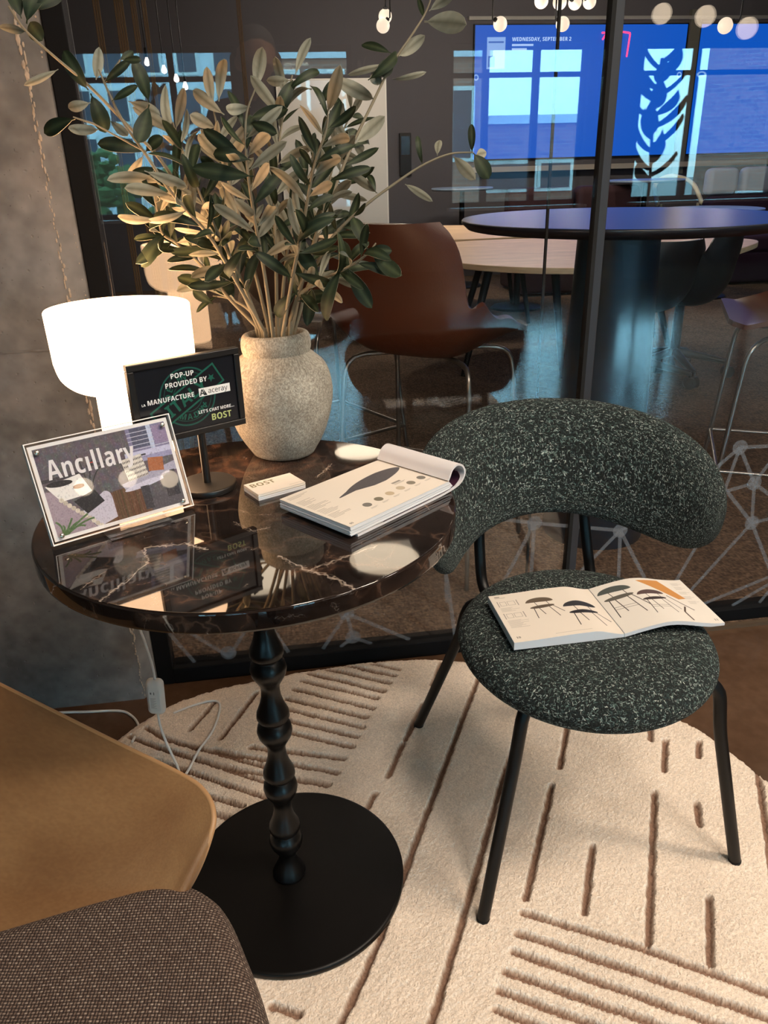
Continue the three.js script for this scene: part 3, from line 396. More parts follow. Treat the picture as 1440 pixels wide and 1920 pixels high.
// tan leather bar stools
function barStool(label, pos, turn) {
  const o = thing('bar_stool', label, 'bar stool', pos, turn, 'tan leather bar stools');
  const prof = new THREE.CatmullRomCurve3([V(0, 0.715, 0.23), V(0, 0.7, 0.16), V(0, 0.672, 0.02), V(0, 0.672, -0.13), V(0, 0.735, -0.215), V(0, 0.88, -0.245), V(0, 1.03, -0.275)]);
  const fn = (u, v) => { const k = u * 2 - 1, p = prof.getPoint(v), top = sstep(0.55, 1, v), w = lerp(0.235, 0.19, top) * (v > 0.86 ? lerp(1, 0.72, Math.pow((v - 0.86) / 0.14, 3)) : v < 0.1 ? lerp(0.8, 1, Math.sqrt(v / 0.1)) : 1), arm = Math.pow(Math.abs(k), 4) * sstep(0.1, 0.45, v) * (1 - sstep(0.62, 0.8, v)); return V(k * w * (1 + arm * 0.1), p.y + 0.12 * arm, p.z + (v > 0.5 ? 0.05 * k * k * top : 0)); };
  part('shell', shell(fn, 28, 40, 0.014), mTan, o);
  for (const [x, z] of [[-1, 1], [1, 1], [-1, -1], [1, -1]]) part('leg', tube([V(0.05 * x, 0.66, 0.05 * z), V(0.17 * x, 0.652, 0.13 * z), V(0.2 * x, 0.6, 0.165 * z), V(0.215 * x, 0.3, 0.19 * z), V(0.23 * x, 0.008, 0.22 * z)], 0.0075, 36, 8, 0.3), mChrome, o);
  for (const z of [-1, 1]) { part('footrest', rod(V(-0.22, 0.25, 0.197 * z), V(0.22, 0.25, 0.197 * z), 0.0065), mChrome, o); part('footrest', rod(V(0.22 * z, 0.25, -0.197), V(0.22 * z, 0.25, 0.197), 0.0065), mChrome, o); }
  return o;
}
barStool('tan leather bar stool with its back to the viewer, right of the vase', V(0.15, 0, -2.3), 2.62);
barStool('tan leather bar stool with thin legs cut by the right edge', V(1.32, 0, -2.42), -1.9);
barStool('brown leather bar stool half hidden by the olive leaves and vase', V(-0.2, 0, -2.9), 2.2);

// black shell office chairs
function officeChair(label, pos, turn) {
  const o = thing('office_chair', label, 'office chair', pos, turn, 'black office chairs'), m = M(0x17191b, 0.5);
  const prof = new THREE.CatmullRomCurve3([V(0, 0.44, 0.24), V(0, 0.435, 0.15), V(0, 0.41, 0.0), V(0, 0.43, -0.15), V(0, 0.52, -0.22), V(0, 0.66, -0.25), V(0, 0.78, -0.27)]);
  const fn = (u, v) => { const k = u * 2 - 1, p = prof.getPoint(v), w = 0.24 * (v > 0.85 ? lerp(1, 0.75, Math.pow((v - 0.85) / 0.15, 2)) : v < 0.12 ? lerp(0.8, 1, v / 0.12) : 1), arm = Math.pow(Math.abs(k), 3) * sstep(0.08, 0.5, v) * (1 - sstep(0.6, 0.95, v)); return V(k * w * (1 + 0.06 * arm), p.y + 0.19 * arm, p.z + 0.07 * k * k * sstep(0.4, 0.8, v)); };
  part('shell', shell(fn, 24, 32, 0.012), m, o);
  part('gas_lift', rod(V(0, 0.1, 0), V(0, 0.4, 0), 0.03, 0.026), mBlack, o);
  for (let i = 0; i < 5; i++) { const a = i * 1.2566 + 0.5, c = Math.cos(a), s = Math.sin(a); part('base_arm', rod(V(0, 0.14, 0), V(c * 0.3, 0.085, s * 0.3), 0.026, 0.015, 8), mBlack, o); const q = new THREE.CylinderGeometry(0.032, 0.032, 0.045, 20); q.rotateX(Math.PI / 2); q.rotateY(a * 1.3); q.translate(c * 0.3, 0.032, s * 0.3); part('caster', q, mBlack, o); part('caster_stem', rod(V(c * 0.3, 0.03, s * 0.3), V(c * 0.3, 0.09, s * 0.3), 0.008), mBlack, o); }
}
officeChair('black shell office chair on casters at the oak table, right of the column', V(1.7, 0, -4.42), -2.3);
officeChair('black shell office chair mostly hidden behind the bar table column', V(1.42, 0, -4.25), -2.5);

{ // tall leafy plant by the outside window: its dark leaves stand against the mirrored sky
  const o = thing('window_plant', 'tall dark leaved plant by the outside window, mirrored right of the mullion', 'plant', W(4.22, 0, 6.3), 0), r = rng(91), m = M(0x1d3022, 0.5);
  part('pot', lathe([[0, 0], [0.15, 0], [0.19, 0.34], [0.175, 0.34], [0.165, 0.3], [0, 0.3]], 32), M(0x3b3835, 0.7), o); part('trunk', tube([V(0, 0.3, 0), V(0.03, 0.9, 0.02), V(-0.02, 1.5, 0), V(0.02, 2.0, 0.02)], 0.016, 24, 8), M(0x4a3c2c, 0.9), o);
  const lg = shell((u, v) => { const k = u * 2 - 1; return V(k * 0.5 * Math.pow(Math.sin(Math.PI * clamp(v, 0.001, 0.999)), 0.7), v, -0.35 * v * v + 0.12 * Math.abs(k)); }, 4, 8, 0.01);
  for (let i = 0; i < 20; i++) { const y = 0.95 + i * 0.055, a = i * 2.4, l = part('leaf', lg, m, o); l.position.set(0.01, y, 0.01); l.scale.set(0.12 + r() * 0.05, 0.26 + r() * 0.12, 0.3); l.rotation.set(0, a, 0); l.rotateX(0.9 + r() * 0.4); }
}
// ---------------------------------------------------------------- marble table
const TX = -0.185, TZ = -0.985, TT = 0.74;
{
  const t = thing('round_table', 'round table with a dark brown marble top on a turned black pole', 'table', V(TX, 0, TZ), 0);
  const top = lathe([[0, 0.712], [0.281, 0.712], [0.2845, 0.7145], [0.285, 0.718], [0.285, 0.737], [0.2835, 0.7395], [0.282, 0.74], [0, 0.74]], 128);
  const g = tri(top), p = g.attributes.position, uv = g.attributes.uv; for (let i = 0; i < uv.count; i++) { if (Math.abs(p.getY(i) - 0.74) < 0.0012) uv.setXY(i, p.getX(i) / 0.6 + 0.5, 1 - (p.getZ(i) / 0.6 + 0.5)); else { const a = Math.atan2(p.getZ(i), p.getX(i)); uv.setXY(i, a * 0.285 / 0.6 * 1 + 0.5, p.getY(i) / 0.6); } }
  for (let i = 0; i < uv.count; i += 3) { const us = [0, 1, 2].map((k) => uv.getX(i + k)); if (Math.max(...us) - Math.min(...us) > 0.9) for (let k = 0; k < 3; k++) if (us[k] < 0.5) uv.setX(i + k, us[k] + Math.PI * 2 * 0.285 / 0.6); }
  uv.needsUpdate = true; part('table_top', g, mMarble, t);
  const prof = [[0, 0.027], [0.028, 0.027], [0.0285, 0.034], [0.023, 0.046], [0.0165, 0.06], [0.0145, 0.072]]; let y = 0.072; const mod = 0.119;
  for (let i = 0; i < 5; i++) { const b = y; for (const [r, d] of [[0.0155, 0.006], [0.021, 0.016], [0.0265, 0.026], [0.0285, 0.036], [0.0265, 0.046], [0.0205, 0.053], [0.0195, 0.0555], [0.0235, 0.058], [0.0265, 0.064], [0.0255, 0.073], [0.0195, 0.088], [0.0158, 0.102], [0.0148, 0.113], [0.0148, 0.119]]) prof.push([r, b + d]); y = b + mod; }
  prof.push([0.017, 0.677], [0.024, 0.692], [0.027, 0.702], [0.05, 0.706], [0.05, 0.712], [0, 0.712]);
  part('pole', lathe(prof, 48), mBlackSatin, t);
  part('base', lathe([[0, 0.0], [0.188, 0.0], [0.192, 0.003], [0.192, 0.009], [0.19, 0.0115], [0.186, 0.0125], [0, 0.0125]], 128).translate(0.01, 0.0155, 0), M(0x090706, 0.42, { specularIntensity: 0.45 }), t);
}
// ---------------------------------------------------------------- lamp on the table
{
  const t = thing('table_lamp', 'glowing white table lamp with an upturned bowl shade beside the concrete pier', 'lamp', V(-0.37, TT, -1.12), 0);
  const mGlow = M(0xfff4e6, 0.5, { emissive: new THREE.Color(1, 0.6, 0.33), emissiveIntensity: SHADE_GLOW });
  part('stem', lathe([[0, 0.001], [0.046, 0.001], [0.05, 0.004], [0.05, 0.142], [0.045, 0.142]], 64), mGlow, t);
  part('shade', lathe([...smoothProfile([[0.046, 0.136], [0.064, 0.1385], [0.081, 0.146], [0.094, 0.161], [0.099, 0.183]], 24), [0.0995, 0.215], [0.1, 0.252], [0.0985, 0.254], [0.097, 0.252], ...smoothProfile([[0.096, 0.205], [0.096, 0.184], [0.089, 0.164], [0.076, 0.151], [0.058, 0.143], [0.0, 0.141]], 24)], 72), mGlow, t);
  const L = (x, y, z) => V(x + 0.37, y - TT, z + 1.12);
  part('cord', tube([L(-0.395, 0.744, -1.11), L(-0.43, 0.744, -1.125), L(-0.447, 0.735, -1.14), L(-0.452, 0.6, -1.17), L(-0.453, 0.42, -1.2), L(-0.462, 0.349, -1.24), L(-0.47, 0.25, -1.28), L(-0.488, 0.115, -1.31), L(-0.478, 0.06, -1.3), L(-0.452, 0.018, -1.27), L(-0.435, 0.0175, -1.235), L(-0.425, 0.018, -1.26), L(-0.416, 0.019, -1.313), L(-0.397, 0.019, -1.381), L(-0.396, 0.019, -1.46), L(-0.414, 0.019, -1.484), L(-0.452, 0.019, -1.474), L(-0.5, 0.019, -1.444)], 0.0027, 200, 8), mCordWhite, t);
  const sw = new RoundedBoxGeometry(0.036, 0.1, 0.024, 4, 0.0115); sw.rotateX(0.22); sw.rotateZ(-0.13); sw.translate(-0.479 + 0.37, 0.183 - TT, -1.293 + 1.12);
  const s = part('inline_switch', sw, M(0xd5d3ce, 0.5), t, 'white inline cord switch with a printed label');
  const lb = ctex(64, 128, (g) => { g.fillStyle = '#d0cfcb'; g.fillRect(0, 0, 64, 128); g.fillStyle = '#8d8d8d'; for (let i = 0; i < 13; i++) g.fillRect(8, 50 + i * 5, 34 - (i % 3) * 7, 2); g.fillStyle = '#555'; g.fillRect(10, 16, 8, 12); g.fillRect(30, 14, 5, 16); });
  const q = new THREE.PlaneGeometry(0.022, 0.066); q.translate(0, 0, 0.0123); q.rotateX(0.22); q.rotateZ(-0.13); q.translate(-0.479 + 0.37, 0.183 - TT, -1.293 + 1.12); part('label', q, M(0xffffff, 0.6, { map: lb }), s);
  const l = new THREE.PointLight(new THREE.Color(1, 0.62, 0.34), LAMP_CD); l.position.set(0, 0.2, 0); l.castShadow = true; l.shadow.radius = 3; t.add(l);
  const c2 = thing('floor_cable', 'white cable lying along the foot of the concrete pier', 'cable'); part('cord', tube([V(-1.1, 0.0032, -1.46), V(-0.797, 0.0032, -1.475), V(-0.72, 0.0032, -1.476), V(-0.64, 0.0032, -1.476), V(-0.605, 0.0032, -1.457), V(-0.58, 0.0032, -1.424), V(-0.574, 0.006, -1.395), V(-0.57, 0.018, -1.35)], 0.003, 80, 8), mCordWhite, c2);
}
// ---------------------------------------------------------------- vase and olive branches
{
  const t = thing('vase', 'sand coloured speckled stoneware vase holding olive branches', 'vase', V(-0.161, TT, -1.2), 0), r = rng(8);
  const g = lathe([[0, 0.001], [0.044, 0], [0.05, 0.003], ...smoothProfile([[0.053, 0.008], [0.07, 0.04], [0.0825, 0.085], [0.084, 0.115], [0.0765, 0.143], [0.06, 0.16], [0.053, 0.165]], 40), ...smoothProfile([[0.0525, 0.166], [0.0545, 0.173], [0.0545, 0.184], [0.0515, 0.193], [0.046, 0.196], [0.041, 0.192], [0.0395, 0.18]], 24), ...smoothProfile([[0.0395, 0.175], [0.05, 0.15], [0.062, 0.1], [0.045, 0.02], [0, 0.012]], 16)], 96);
  const p = g.attributes.position; for (let i = 0; i < p.count; i++) { const x = p.getX(i), z = p.getZ(i), y = p.getY(i), a = Math.atan2(z, x), k = 1 + 0.012 * Math.sin(a * 2 + y * 30) + 0.01 * Math.sin(a * 3 - 1 + y * 12); p.setXYZ(i, x * k, y * (1 + 0.008 * Math.sin(a + 1)), z * k); } g.computeVertexNormals();
  const uv = g.attributes.uv; for (let i = 0; i < uv.count; i++) uv.setXY(i, uv.getX(i) * 3, p.getY(i) * 6);
  part('body', g, M(0xffffff, 0.9, { map: glazeTex, bumpMap: glazeBump, bumpScale: 0.0006 }), t);
}
{
  const leafGeos = [];
  for (let k = 0; k < 8; k++) {
    const arc = [1.5, 0.9, -0.7, 0.4, 2.1, -1.3, 1.1, 0.6][k], fold = [0.5, 0.35, 0.6, 0.4, 0.3, 0.55, 0.45, 0.65][k], twist = [0.5, -0.4, 0.2, 0.7, -0.6, 0.3, -0.2, 0.5][k];
    const half = (v) => 0.5 * Math.max(0.09 * (1 - v), Math.pow(Math.max(0, Math.sin(Math.PI * Math.pow(clamp((v - 0.08) / 0.919, 0, 1), 1.25))), 0.55));
    const ch = 2 * Math.sin(arc / 2) / arc; // a circular arc with its chord laid along y
    const f = (u, v) => { const q = u * 2 - 1, w = half(v) * q, a = twist * (v - 0.3), t = arc * (v - 0.5), cy = (Math.sin(t) + Math.sin(arc / 2)) / arc / ch, cz = (Math.cos(t) - Math.cos(arc / 2)) / arc / ch, up = fold * w * w * 0.5; const x = w * Math.cos(a), zz = w * Math.sin(a) * 0.28 + up * 0.28; return V(x, cy + zz * Math.sin(t), cz + zz * Math.cos(t)); };
    const g = shell(f, 4, 12, 0.012), n = g.attributes.position.count, cnt = 5 * 13, col = [], r = rng(60 + k), s = 0.75 + r() * 0.6;
    for (let i = 0; i < n; i++) { const top = i < cnt, mid = i % 5 === 2 && i < cnt * 2; const c = top ? (mid ? [0.05, 0.062, 0.028] : [0.015 * s, 0.023 * s, 0.01 * s]) : (mid ? [0.14, 0.13, 0.09] : [0.27, 0.26, 0.195]); const j = 1 + (r() - 0.5) * 0.2; col.push(c[0] * j, c[1] * j, c[2] * j); }
    g.setAttribute('color', new THREE.Float32BufferAttribute(col, 3)); leafGeos.push(g);
  }
  const mLeaf = M(0xffffff, 0.55, { vertexColors: true, specularIntensity: 0.5 }), mStem = M(0x857b66, 0.85);
  let leafCount = 0;
  function leaf(o, base, tip, width, up, k) {
    const d = tip.clone().sub(base), L = d.length(), y = d.clone().normalize(), z = up.clone().addScaledVector(y, -up.dot(y)); if (z.lengthSq() < 1e-4) z.set(0, 0, 1).addScaledVector(y, -y.z); z.normalize(); const x = y.clone().cross(z);
    const m = part('leaf', leafGeos[k % 8], mLeaf, o); m.quaternion.setFromRotationMatrix(new THREE.Matrix4().makeBasis(x, y, z)); m.position.copy(loc(o, base)); m.scale.set(width * 0.92, L, L); leafCount++;
  }
  const cam = V(0, 1.17, 0);
  // branch: label, stem points, leaves placed by eye [base, tip, width, 1 dark face or 0 pale face], range of the stem with scattered leaves
  const B = [
    ['olive branch leaning farthest left past the concrete pier and out of the picture', [[-0.184, 0.94, -1.2], [-0.212, 1.02, -1.19], [-0.25, 1.097, -1.17], [-0.287, 1.181, -1.14], [-0.321, 1.225, -1.12], [-0.351, 1.266, -1.09], [-0.377, 1.295, -1.06], [-0.398, 1.32, -1.04], [-0.407, 1.341, -1.03]],
      [[-0.352, 1.261, -1.09, -0.372, 1.303, -1.084, 0.0207, 1], [-0.35, 1.257, -1.09, -0.341, 1.213, -1.096, 0.0238, 1], [-0.374, 1.281, -1.06, -0.414, 1.264, -1.048, 0.0094, 0], [-0.396, 1.317, -1.04, -0.434, 1.325, -1.058, 0.0116, 0], [-0.394, 1.325, -1.04, -0.38, 1.362, -1.064, 0.0233, 1], [-0.39, 1.327, -1.04, -0.388, 1.311, -1.064, 0.0217, 1], [-0.385, 1.337, -1.04, -0.355, 1.359, -1.064, 0.0171, 1], [-0.399, 1.33, -1.04, -0.41, 1.36, -1.052, 0.0171, 1], [-0.304, 1.191, -1.14, -0.36, 1.201, -1.116, 0.0204, 1], [-0.305, 1.191, -1.14, -0.278, 1.208, -1.134, 0.018, 1], [-0.308, 1.188, -1.14, -0.34, 1.155, -1.158, 0.0147, 0], [-0.341, 1.229, -1.12, -0.315, 1.209, -1.102, 0.013, 0]], [0.2, 0.5]],
    ['olive branch leaning left with upright dark leaves over the window mirrored in the glass', [[-0.174, 0.941, -1.18], [-0.201, 1.009, -1.16], [-0.232, 1.085, -1.13], [-0.269, 1.142, -1.1], [-0.29, 1.188, -1.08], [-0.307, 1.22, -1.07], [-0.32, 1.26, -1.06], [-0.326, 1.28, -1.06]],
      [[-0.274, 1.244, -1.07, -0.284, 1.289, -1.064, 0.0199, 1], [-0.274, 1.242, -1.07, -0.288, 1.199, -1.046, 0.023, 1], [-0.364, 1.228, -1.06, -0.414, 1.214, -1.084, 0.0202, 1], [-0.341, 1.216, -1.07, -0.376, 1.218, -1.064, 0.014, 0], [-0.342, 1.245, -1.06, -0.37, 1.24, -1.06, 0.0139, 0], [-0.322, 1.266, -1.06, -0.286, 1.289, -1.06, 0.0108, 1], [-0.316, 1.246, -1.06, -0.282, 1.262, -1.06, 0.0107, 1], [-0.274, 1.289, -1.06, -0.288, 1.286, -1.036, 0.0091, 1], [-0.331, 1.269, -1.06, -0.327, 1.305, -1.078, 0.0139, 0], [-0.299, 1.289, -1.06, -0.285, 1.299, -1.072, 0.0107, 1], [-0.299, 1.246, -1.07, -0.265, 1.231, -1.082, 0.0154, 0], [-0.281, 1.152, -1.1, -0.348, 1.158, -1.094, 0.0157, 0], [-0.289, 1.109, -1.1, -0.347, 1.113, -1.112, 0.0142, 0], [-0.294, 1.168, -1.08, -0.241, 1.148, -1.074, 0.0155, 0]], [0.2, 0.6], [[-0.289, 1.19, -1.08, -0.342, 1.222, -1.06], [-0.3, 1.21, -1.075, -0.274, 1.244, -1.07], [-0.342, 1.222, -1.06, -0.366, 1.23, -1.06], [-0.322, 1.265, -1.06, -0.299, 1.289, -1.06]]],
    ['short olive branch low at the left just above the lamp', [[-0.192, 0.942, -1.22], [-0.229, 0.985, -1.22], [-0.262, 1.034, -1.21], [-0.293, 1.071, -1.19], [-0.308, 1.085, -1.18], [-0.308, 1.113, -1.17], [-0.308, 1.148, -1.16]],
      [[-0.307, 1.087, -1.18, -0.294, 1.135, -1.162, 0.0186, 1], [-0.308, 1.083, -1.18, -0.338, 1.111, -1.204, 0.0203, 1], [-0.305, 1.083, -1.18, -0.34, 1.042, -1.162, 0.0237, 1], [-0.293, 1.071, -1.19, -0.243, 1.08, -1.202, 0.0187, 0], [-0.256, 1.0, -1.22, -0.306, 1.018, -1.226, 0.0209, 1], [-0.252, 0.998, -1.22, -0.223, 0.998, -1.238, 0.0226, 1], [-0.255, 0.978, -1.22, -0.285, 0.998, -1.226, 0.0174, 1]], [0.25, 0.95]],
    ['pale leaved olive branch rising just left of the middle of the bunch', [[-0.169, 0.935, -1.2], [-0.185, 1.016, -1.22], [-0.204, 1.099, -1.24], [-0.222, 1.172, -1.25], [-0.229, 1.229, -1.26], [-0.234, 1.277, -1.26]],
      [[-0.231, 1.25, -1.26, -0.232, 1.299, -1.248, 0.016, 0], [-0.222, 1.256, -1.26, -0.206, 1.307, -1.242, 0.0177, 0], [-0.216, 1.239, -1.26, -0.26, 1.272, -1.272, 0.0195, 0], [-0.23, 1.222, -1.26, -0.265, 1.24, -1.254, 0.0195, 0], [-0.225, 1.179, -1.25, -0.25, 1.214, -1.226, 0.0176, 0]], [0.25, 0.8]],
    ['olive branch at the front of the bunch, rising straight up nearest the viewer', [[-0.16, 0.939, -1.17], [-0.161, 1.033, -1.14], [-0.164, 1.112, -1.11], [-0.164, 1.177, -1.09], [-0.158, 1.228, -1.08], [-0.144, 1.257, -1.08]],
      [[-0.152, 1.237, -1.08, -0.18, 1.234, -1.068, 0.0151, 0], [-0.154, 1.225, -1.08, -0.107, 1.234, -1.098, 0.0196, 1], [-0.153, 1.219, -1.08, -0.12, 1.206, -1.068, 0.0166, 1], [-0.158, 1.208, -1.08, -0.189, 1.178, -1.104, 0.0151, 0], [-0.159, 1.177, -1.09, -0.206, 1.185, -1.09, 0.0198, 1], [-0.157, 1.158, -1.09, -0.235, 1.17, -1.09, 0.0228, 1]], [0.3, 0.85]],
    ['olive branch with pale upright tip leaves in the middle of the bunch', [[-0.156, 0.935, -1.19], [-0.151, 1.033, -1.2], [-0.147, 1.121, -1.21], [-0.137, 1.191, -1.22], [-0.125, 1.245, -1.23], [-0.112, 1.285, -1.24]],
      [[-0.115, 1.279, -1.24, -0.148, 1.279, -1.234, 0.0156, 0], [-0.163, 1.269, -1.23, -0.15, 1.319, -1.23, 0.0207, 0], [-0.108, 1.285, -1.24, -0.084, 1.331, -1.252, 0.0138, 0], [-0.112, 1.279, -1.24, -0.135, 1.235, -1.222, 0.0207, 1]], [0.25, 0.95]],
    ['olive branch in front of the white board, right of the middle of the bunch', [[-0.144, 0.94, -1.16], [-0.119, 1.027, -1.12], [-0.095, 1.105, -1.09], [-0.076, 1.169, -1.07], [-0.058, 1.21, -1.06], [-0.055, 1.231, -1.06]], [], [0.3, 1]],
    ['tallest olive branch slanting right to the top edge of the picture', [[-0.135, 0.936, -1.19], [-0.109, 1.023, -1.21], [-0.075, 1.103, -1.23], [-0.037, 1.185, -1.25], [0.001, 1.252, -1.27], [0.029, 1.299, -1.28], [0.061, 1.339, -1.29], [0.08, 1.366, -1.3], [0.092, 1.395, -1.3]],
      [[0.077, 1.353, -1.3, 0.136, 1.346, -1.282, 0.0309, 0], [0.039, 1.309, -1.28, 0.078, 1.336, -1.298, 0.0196, 0], [0.029, 1.312, -1.28, -0.014, 1.327, -1.304, 0.0143, 1], [0.033, 1.309, -1.28, 0.011, 1.284, -1.268, 0.0232, 1], [0.029, 1.3, -1.28, -0.035, 1.285, -1.256, 0.0107, 0], [0.001, 1.255, -1.27, -0.053, 1.282, -1.288, 0.0229, 0], [0.029, 1.28, -1.28, 0.078, 1.287, -1.268, 0.0089, 0], [-0.064, 1.182, -1.25, -0.025, 1.215, -1.262, 0.0208, 1], [-0.028, 1.196, -1.25, 0.017, 1.232, -1.268, 0.0225, 0], [-0.077, 1.25, -1.27, -0.045, 1.28, -1.276, 0.0212, 1], [0.084, 1.366, -1.3, 0.117, 1.383, -1.288, 0.0164, 0], [0.077, 1.357, -1.3, 0.069, 1.386, -1.318, 0.0091, 1], [0.002, 1.293, -1.28, 0.008, 1.272, -1.274, 0.0196, 0], [-0.006, 1.279, -1.27, 0.037, 1.313, -1.288, 0.0176, 1], [-0.032, 1.199, -1.25, -0.017, 1.185, -1.274, 0.0156, 0]], [0.22, 0.55]],
    ['olive branch stretching farthest right in front of the grey wall', [[-0.131, 0.936, -1.2], [-0.103, 1.008, -1.2], [-0.068, 1.068, -1.2], [-0.019, 1.111, -1.2], [0.028, 1.142, -1.2], [0.07, 1.166, -1.2], [0.108, 1.179, -1.2], [0.14, 1.18, -1.2]],
      [[0.138, 1.18, -1.2, 0.136, 1.216, -1.2, 0.0117, 1], [0.14, 1.179, -1.2, 0.162, 1.145, -1.194, 0.0234, 1], [0.112, 1.176, -1.2, 0.141, 1.145, -1.176, 0.0183, 0], [0.144, 1.177, -1.2, 0.16, 1.18, -1.212, 0.015, 0], [0.068, 1.166, -1.2, 0.062, 1.203, -1.206, 0.0091, 1], [0.089, 1.177, -1.2, 0.093, 1.197, -1.212, 0.0117, 0], [0.043, 1.141, -1.2, 0.084, 1.116, -1.218, 0.0116, 0], [0.003, 1.13, -1.2, -0.037, 1.157, -1.218, 0.0149, 0], [0.001, 1.13, -1.2, -0.01, 1.153, -1.224, 0.01, 1]], [0.2, 0.5]],
    ['low olive branch drooping right with big dark leaves over the leather stool', [[-0.132, 0.959, -1.17], [-0.114, 0.998, -1.14], [-0.081, 1.022, -1.12], [-0.046, 1.038, -1.1], [-0.012, 1.06, -1.08], [-0.001, 1.073, -1.08]],
      [[-0.012, 1.064, -1.08, -0.031, 1.104, -1.104, 0.0195, 1], [-0.008, 1.06, -1.08, 0.031, 1.032, -1.062, 0.0225, 1], [-0.042, 1.042, -1.1, -0.009, 0.985, -1.1, 0.023, 1], [-0.049, 1.038, -1.1, -0.074, 0.97, -1.1, 0.0215, 1], [-0.093, 1.012, -1.12, -0.106, 0.954, -1.144, 0.0204, 1], [-0.012, 1.064, -1.08, 0.02, 1.063, -1.074, 0.0165, 1], [-0.038, 1.041, -1.1, -0.048, 1.076, -1.1, 0.0199, 1], [-0.114, 1.006, -1.14, -0.15, 0.965, -1.164, 0.0208, 1], [-0.066, 1.025, -1.12, -0.014, 1.008, -1.132, 0.0141, 0], [-0.081, 1.026, -1.12, -0.107, 1.063, -1.114, 0.0219, 1]], [0.2, 0.9]],
    ['olive branch at the back of the bunch nearest the glass', [[-0.156, 0.927, -1.22], [-0.144, 1.025, -1.26], [-0.126, 1.101, -1.3], [-0.099, 1.161, -1.33], [-0.051, 1.214, -1.36], [-0.026, 1.263, -1.38]], [], [0.25, 0.95]],
    ['shortest olive branch bending low behind the lamp side of the vase mouth', [[-0.183, 0.941, -1.21], [-0.205, 0.965, -1.24], [-0.237, 0.979, -1.26], [-0.266, 0.981, -1.28]], [], [0.5, 1]],
    ['dense olive branch filling the left middle of the bunch', [[-0.178, 0.938, -1.19], [-0.2, 1.02, -1.17], [-0.228, 1.1, -1.15], [-0.25, 1.17, -1.14], [-0.262, 1.225, -1.13]], [], [0.2, 1]],
    ['dense olive branch filling the right middle of the bunch', [[-0.14, 0.938, -1.2], [-0.11, 1.02, -1.18], [-0.082, 1.09, -1.16], [-0.062, 1.15, -1.15], [-0.05, 1.19, -1.15]], [], [0.2, 0.9]],
  ];
  B.forEach(([label, pts, leaves, range, twigs], bi) => {
    const c = new THREE.CatmullRomCurve3(pts.map((p) => V(...p))), base = c.getPoint(0), foot = V(lerp(base.x, -0.166, 0.55), TT + 0.04, lerp(base.z, -1.2, 0.55));
    const o = thing('olive_branch', label, 'branch', foot, 0, 'olive branches in the stoneware vase'), r = rng(100 + bi * 7), len = c.getLength();
    const P = [foot, ...c.getPoints(40)].map((p) => loc(o, p)), segs = []; for (let i = 1; i < P.length; i++) segs.push(rod(P[i - 1], P[i], lerp(0.0031, 0.001, (i - 1) / P.length), lerp(0.0031, 0.001, i / P.length), 7));
    for (const t of twigs || []) segs.push(rod(loc(o, V(...t.slice(0, 3))), loc(o, V(...t.slice(3))), 0.0014, 0.0009, 6));
    part('stem', merge(segs), mStem, o);
    leaves.forEach((l, i) => { const b = V(...l.slice(0, 3)), t = V(...l.slice(3, 6)), view = cam.clone().sub(b).normalize().multiplyScalar(l[7] ? 1 : -1); view.add(V((r() - 0.5) * 0.7, 0.15 + (r() - 0.5) * 0.5, (r() - 0.5) * 0.4)); leaf(o, b, t, l[6], view, i + bi); });
    const step = 0.0085; let az = r() * 6;
    for (let s = range[0] * len; s < range[1] * len; s += step * (0.7 + r() * 0.6)) {
      const u = s / len, p = c.getPointAt(clamp(u, 0, 1)), T = c.getTangentAt(clamp(u, 0, 1)); az += 2.4 + (r() - 0.5) * 0.8;
      const a = V(0, 0, 1).cross(T).normalize(), b = T.clone().cross(a), R = a.multiplyScalar(Math.cos(az)).addScaledVector(b, Math.sin(az)), k = 0.5 + r() * 0.7;
      const dir = T.clone().multiplyScalar(k).add(R).add(V(0, 0.1 - r() * 0.5 * (u < 0.45 ? 1 : 0.3), 0)).normalize(), L = lerp(0.042, 0.07, r()), tip = p.clone().addScaledVector(dir, L);
      if (tip.y < 0.955) continue; if (tip.z < -1.62) continue;
      const eye = cam.clone().sub(p).normalize(), low = 1 - sstep(1.02, 1.25, p.y), up = V((r() - 0.5) * 0.8, 0.3, (r() - 0.5) * 0.8).addScaledVector(eye, r() < 0.42 + 0.3 * low ? 0.75 : -0.75); leaf(o, p, tip, L * lerp(0.21, 0.28, r()), up, Math.floor(r() * 8));
    }
  });
  console.log('leaves', leafCount);
}
